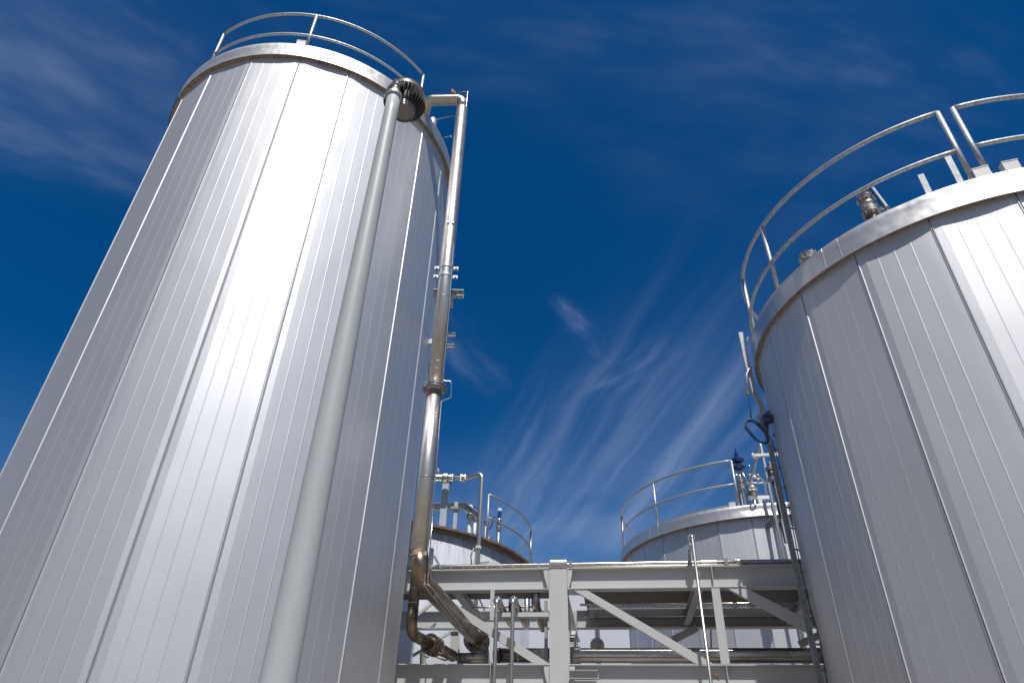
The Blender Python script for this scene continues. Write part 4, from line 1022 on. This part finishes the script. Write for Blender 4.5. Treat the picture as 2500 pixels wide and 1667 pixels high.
w = bpy.data.worlds.new('World'); scene.world = w; w.use_nodes = True; nt = w.node_tree; N = nt.nodes; L = nt.links
for n in list(N): N.remove(n)
out = N.new('ShaderNodeOutputWorld'); bg = N.new('ShaderNodeBackground'); bg.inputs[1].default_value = .10
L.new(bg.outputs[0], out.inputs[0])
sky = N.new('ShaderNodeTexSky'); sky.sky_type = 'NISHITA'; sky.sun_disc = False; sky.sun_elevation = R_(SUN_EL); sky.sun_rotation = R_(SUN_AZ)
sky.air_density = 1.0; sky.dust_density = .6; sky.ozone_density = 2.5
tc = N.new('ShaderNodeTexCoord')
def Mt(op, a, b=None, c=None, clamp=False):
    n = N.new('ShaderNodeMath'); n.operation = op; n.use_clamp = clamp
    for i, x in enumerate((a, b, c)):
        if x is None: continue
        if isinstance(x, (int, float)): n.inputs[i].default_value = x
        else: L.new(x, n.inputs[i])
    return n.outputs[0]
def mixc(f, a, b, mode='MIX'):
    n = N.new('ShaderNodeMix'); n.data_type = 'RGBA'; n.blend_type = mode
    for i, x in ((0, f), (6, a), (7, b)):
        if isinstance(x, (int, float, tuple)): n.inputs[i].default_value = x
        else: L.new(x, n.inputs[i])
    return n.outputs[2]
nrm = N.new('ShaderNodeVectorMath'); nrm.operation = 'NORMALIZE'; L.new(tc.outputs['Generated'], nrm.inputs[0])
sx = N.new('ShaderNodeSeparateXYZ'); L.new(nrm.outputs[0], sx.inputs[0])
dt = N.new('ShaderNodeVectorMath'); dt.operation = 'DOT_PRODUCT'; L.new(nrm.outputs[0], dt.inputs[0]); dt.inputs[1].default_value = tuple(sd)
def mr(x, a, b, c=0., d=1., smooth=True):
    n = N.new('ShaderNodeMapRange'); n.interpolation_type = 'SMOOTHSTEP' if smooth else 'LINEAR'
    L.new(x, n.inputs[0]); n.inputs[1].default_value = a; n.inputs[2].default_value = b; n.inputs[3].default_value = c; n.inputs[4].default_value = d
    return n.outputs[0]
near = mr(sx.outputs[1], .40, .0)
deep = mixc(1.0, sky.outputs[0], (SKY_DEEP := (.01, .39, .735, 1)), 'MULTIPLY')
pale = mixc(1.0, sky.outputs[0], (.56, .57, .60, 1), 'MULTIPLY')
wn2 = N.new('ShaderNodeTexNoise'); wn2.inputs['Scale'].default_value = 1.5; wn2.inputs['Detail'].default_value = 5; wn2.inputs['Roughness'].default_value = .5; wn2.inputs['Distortion'].default_value = .6
L.new(nrm.outputs[0], wn2.inputs['Vector'])
cover = mr(wn2.outputs['Fac'], .42, .62)
pale = mixc(cover, mixc(1.0, pale, (.58, .59, .62, 1), 'MULTIPLY'), mixc(1.0, pale, (1.75, 1.7, 1.62, 1), 'MULTIPLY'))
base = mixc(near, deep, pale)
# cirrus: a real layer overhead, addressed by where each direction meets a level plane
zc_ = Mt('MAXIMUM', sx.outputs[2], .04)
cxx = Mt('DIVIDE', sx.outputs[0], zc_); cyy = Mt('DIVIDE', sx.outputs[1], zc_)
def plane(px, py):
    d = ray(px, py); return d.x / d.z, d.y / d.z
wn = N.new('ShaderNodeTexNoise'); wn.inputs['Scale'].default_value = 1.6; wn.inputs['Detail'].default_value = 3
cv = N.new('ShaderNodeCombineXYZ'); L.new(cxx, cv.inputs[0]); L.new(cyy, cv.inputs[1]); L.new(cv.outputs[0], wn.inputs['Vector'])
wob = Mt('SUBTRACT', wn.outputs['Fac'], .5)
total = None
def streak(A, B, wpx, amp, fu, fv, wobble=.25, lo=.45, hi=.78, seed=0.):
    global total
    a = plane(*A); b = plane(*B); ux, uy = b[0] - a[0], b[1] - a[1]; ln = math.hypot(ux, uy); ux /= ln; uy /= ln
    # width from a pixel offset across the streak at its middle
    mx, my = (A[0] + B[0]) / 2, (A[1] + B[1]) / 2; dx, dy = B[0] - A[0], B[1] - A[1]; dl = math.hypot(dx, dy)
    e = plane(mx - dy / dl * wpx, my + dx / dl * wpx); mm = plane(mx, my)
    wv = abs(-(e[0] - mm[0]) * uy + (e[1] - mm[1]) * ux) + 1e-4
    u = Mt('ADD', Mt('MULTIPLY', Mt('SUBTRACT', cxx, a[0]), ux), Mt('MULTIPLY', Mt('SUBTRACT', cyy, a[1]), uy))
    v = Mt('ADD', Mt('MULTIPLY', Mt('SUBTRACT', cxx, a[0]), -uy), Mt('MULTIPLY', Mt('SUBTRACT', cyy, a[1]), ux))
    v = Mt('ADD', v, Mt('MULTIPLY', wob, wobble * wv * 3))
    un = Mt('DIVIDE', u, ln); vn = Mt('DIVIDE', v, wv)
    mu = Mt('EXPONENT', Mt('MULTIPLY', Mt('POWER', Mt('ABSOLUTE', Mt('MULTIPLY', Mt('SUBTRACT', un, .5), 1.8)), 3.0), -1.0))
    mv = Mt('EXPONENT', Mt('MULTIPLY', Mt('MULTIPLY', vn, vn), -1.0))
    n = N.new('ShaderNodeTexNoise'); n.inputs['Detail'].default_value = 5; n.inputs['Roughness'].default_value = .5; n.inputs['Scale'].default_value = 1
    cb_ = N.new('ShaderNodeCombineXYZ'); L.new(Mt('MULTIPLY', un, fu), cb_.inputs[0]); L.new(Mt('MULTIPLY', vn, fv), cb_.inputs[1]); cb_.inputs[2].default_value = seed
    L.new(cb_.outputs[0], n.inputs['Vector'])
    f = Mt('MULTIPLY', Mt('MULTIPLY', mr(n.outputs['Fac'], lo, hi, .12, 1), amp), Mt('MULTIPLY', mu, mv))
    total = f if total is None else Mt('ADD', total, f)
k = 1.063
def st(A, B, *a, **b): streak((A[0] * k, A[1] * k), (B[0] * k, B[1] * k), *a, **b)
st((-250, 20), (450, 340), 130, .60, 1.8, 1.1, seed=1.0, lo=.30, hi=.85)
st((-200, 250), (380, 400), 70, .34, 2.4, 1.1, seed=2.0, lo=.33)
st((0, -60), (600, 170), 130, .28, 2.0, 1.3, seed=3.0)
st((850, 20), (1900, 150), 150, .20, 3, 1.5, seed=4.0, lo=.38)
st((1400, 300), (2300, 420), 150, .10, 3, 1.3, seed=14.0, lo=.38)
st((1430, 1220), (1710, 830), 24, .78, 1.0, .6, seed=5.0, lo=.15, wobble=.7)
st((1440, 1190), (1740, 800), 60, .30, 1.0, 1.2, seed=15.0, lo=.3)
st((1560, 1180), (1830, 880), 44, .40, 1.0, 1.1, seed=6.0, lo=.30)
st((1180, 1260), (1500, 800), 95, .50, 1.0, 2.2, seed=7.0, lo=.38)
st((1290, 1230), (1620, 780), 70, .34, 1.0, 1.8, seed=17.0, lo=.38)
st((1100, 1200), (1300, 860), 60, .25, 1.2, 1.6, seed=8.0, lo=.4)
st((1285, 690), (1345, 745), 16, .40, 1.2, .7, seed=19.0, lo=.25, wobble=1.2)
st((1320, 730), (1380, 810), 20, .28, 2.4, .8, seed=9.0, lo=.38, wobble=1.6)
st((1360, 900), (1510, 800), 34, .40, 1.4, 1.2, seed=10.0, lo=.38, wobble=.8)
st((1000, 740), (1120, 880), 50, .30, 1.6, 1.2, seed=11.0, lo=.38)
st((1000, 1250), (1800, 1190), 110, .40, 3, 1.2, seed=12.0, lo=.25)
st((1700, 60), (2300, 260), 130, .16, 3, 1.8, seed=13.0, lo=.42)
# thin veil growing to the horizon
hz = Mt('MULTIPLY', mr(sx.outputs[2], .0, .48, .42, 0), mr(sx.outputs[1], .0, .5, .15, 1.))
cl_ = Mt('MINIMUM', Mt('ADD', total, 0), .9)
CLC = (4.0, 4.8, 6.9, 1)
skyc = mixc(hz, base, (3.2, 4.6, 6.8, 1))
skyc = mixc(Mt('MULTIPLY', cl_, .52), skyc, CLC)
L.new(skyc, bg.inputs[0])

# ------------------------------------------------------------------ view
vs_ = scene.view_settings; vs_.view_transform = 'Standard'; vs_.look = 'None'; vs_.exposure = 0; vs_.gamma = 1; vs_.use_curve_mapping = False
scene.render.engine = 'CYCLES'
for o in list(scene.objects):
    if 'wx' in o: del o['wx']
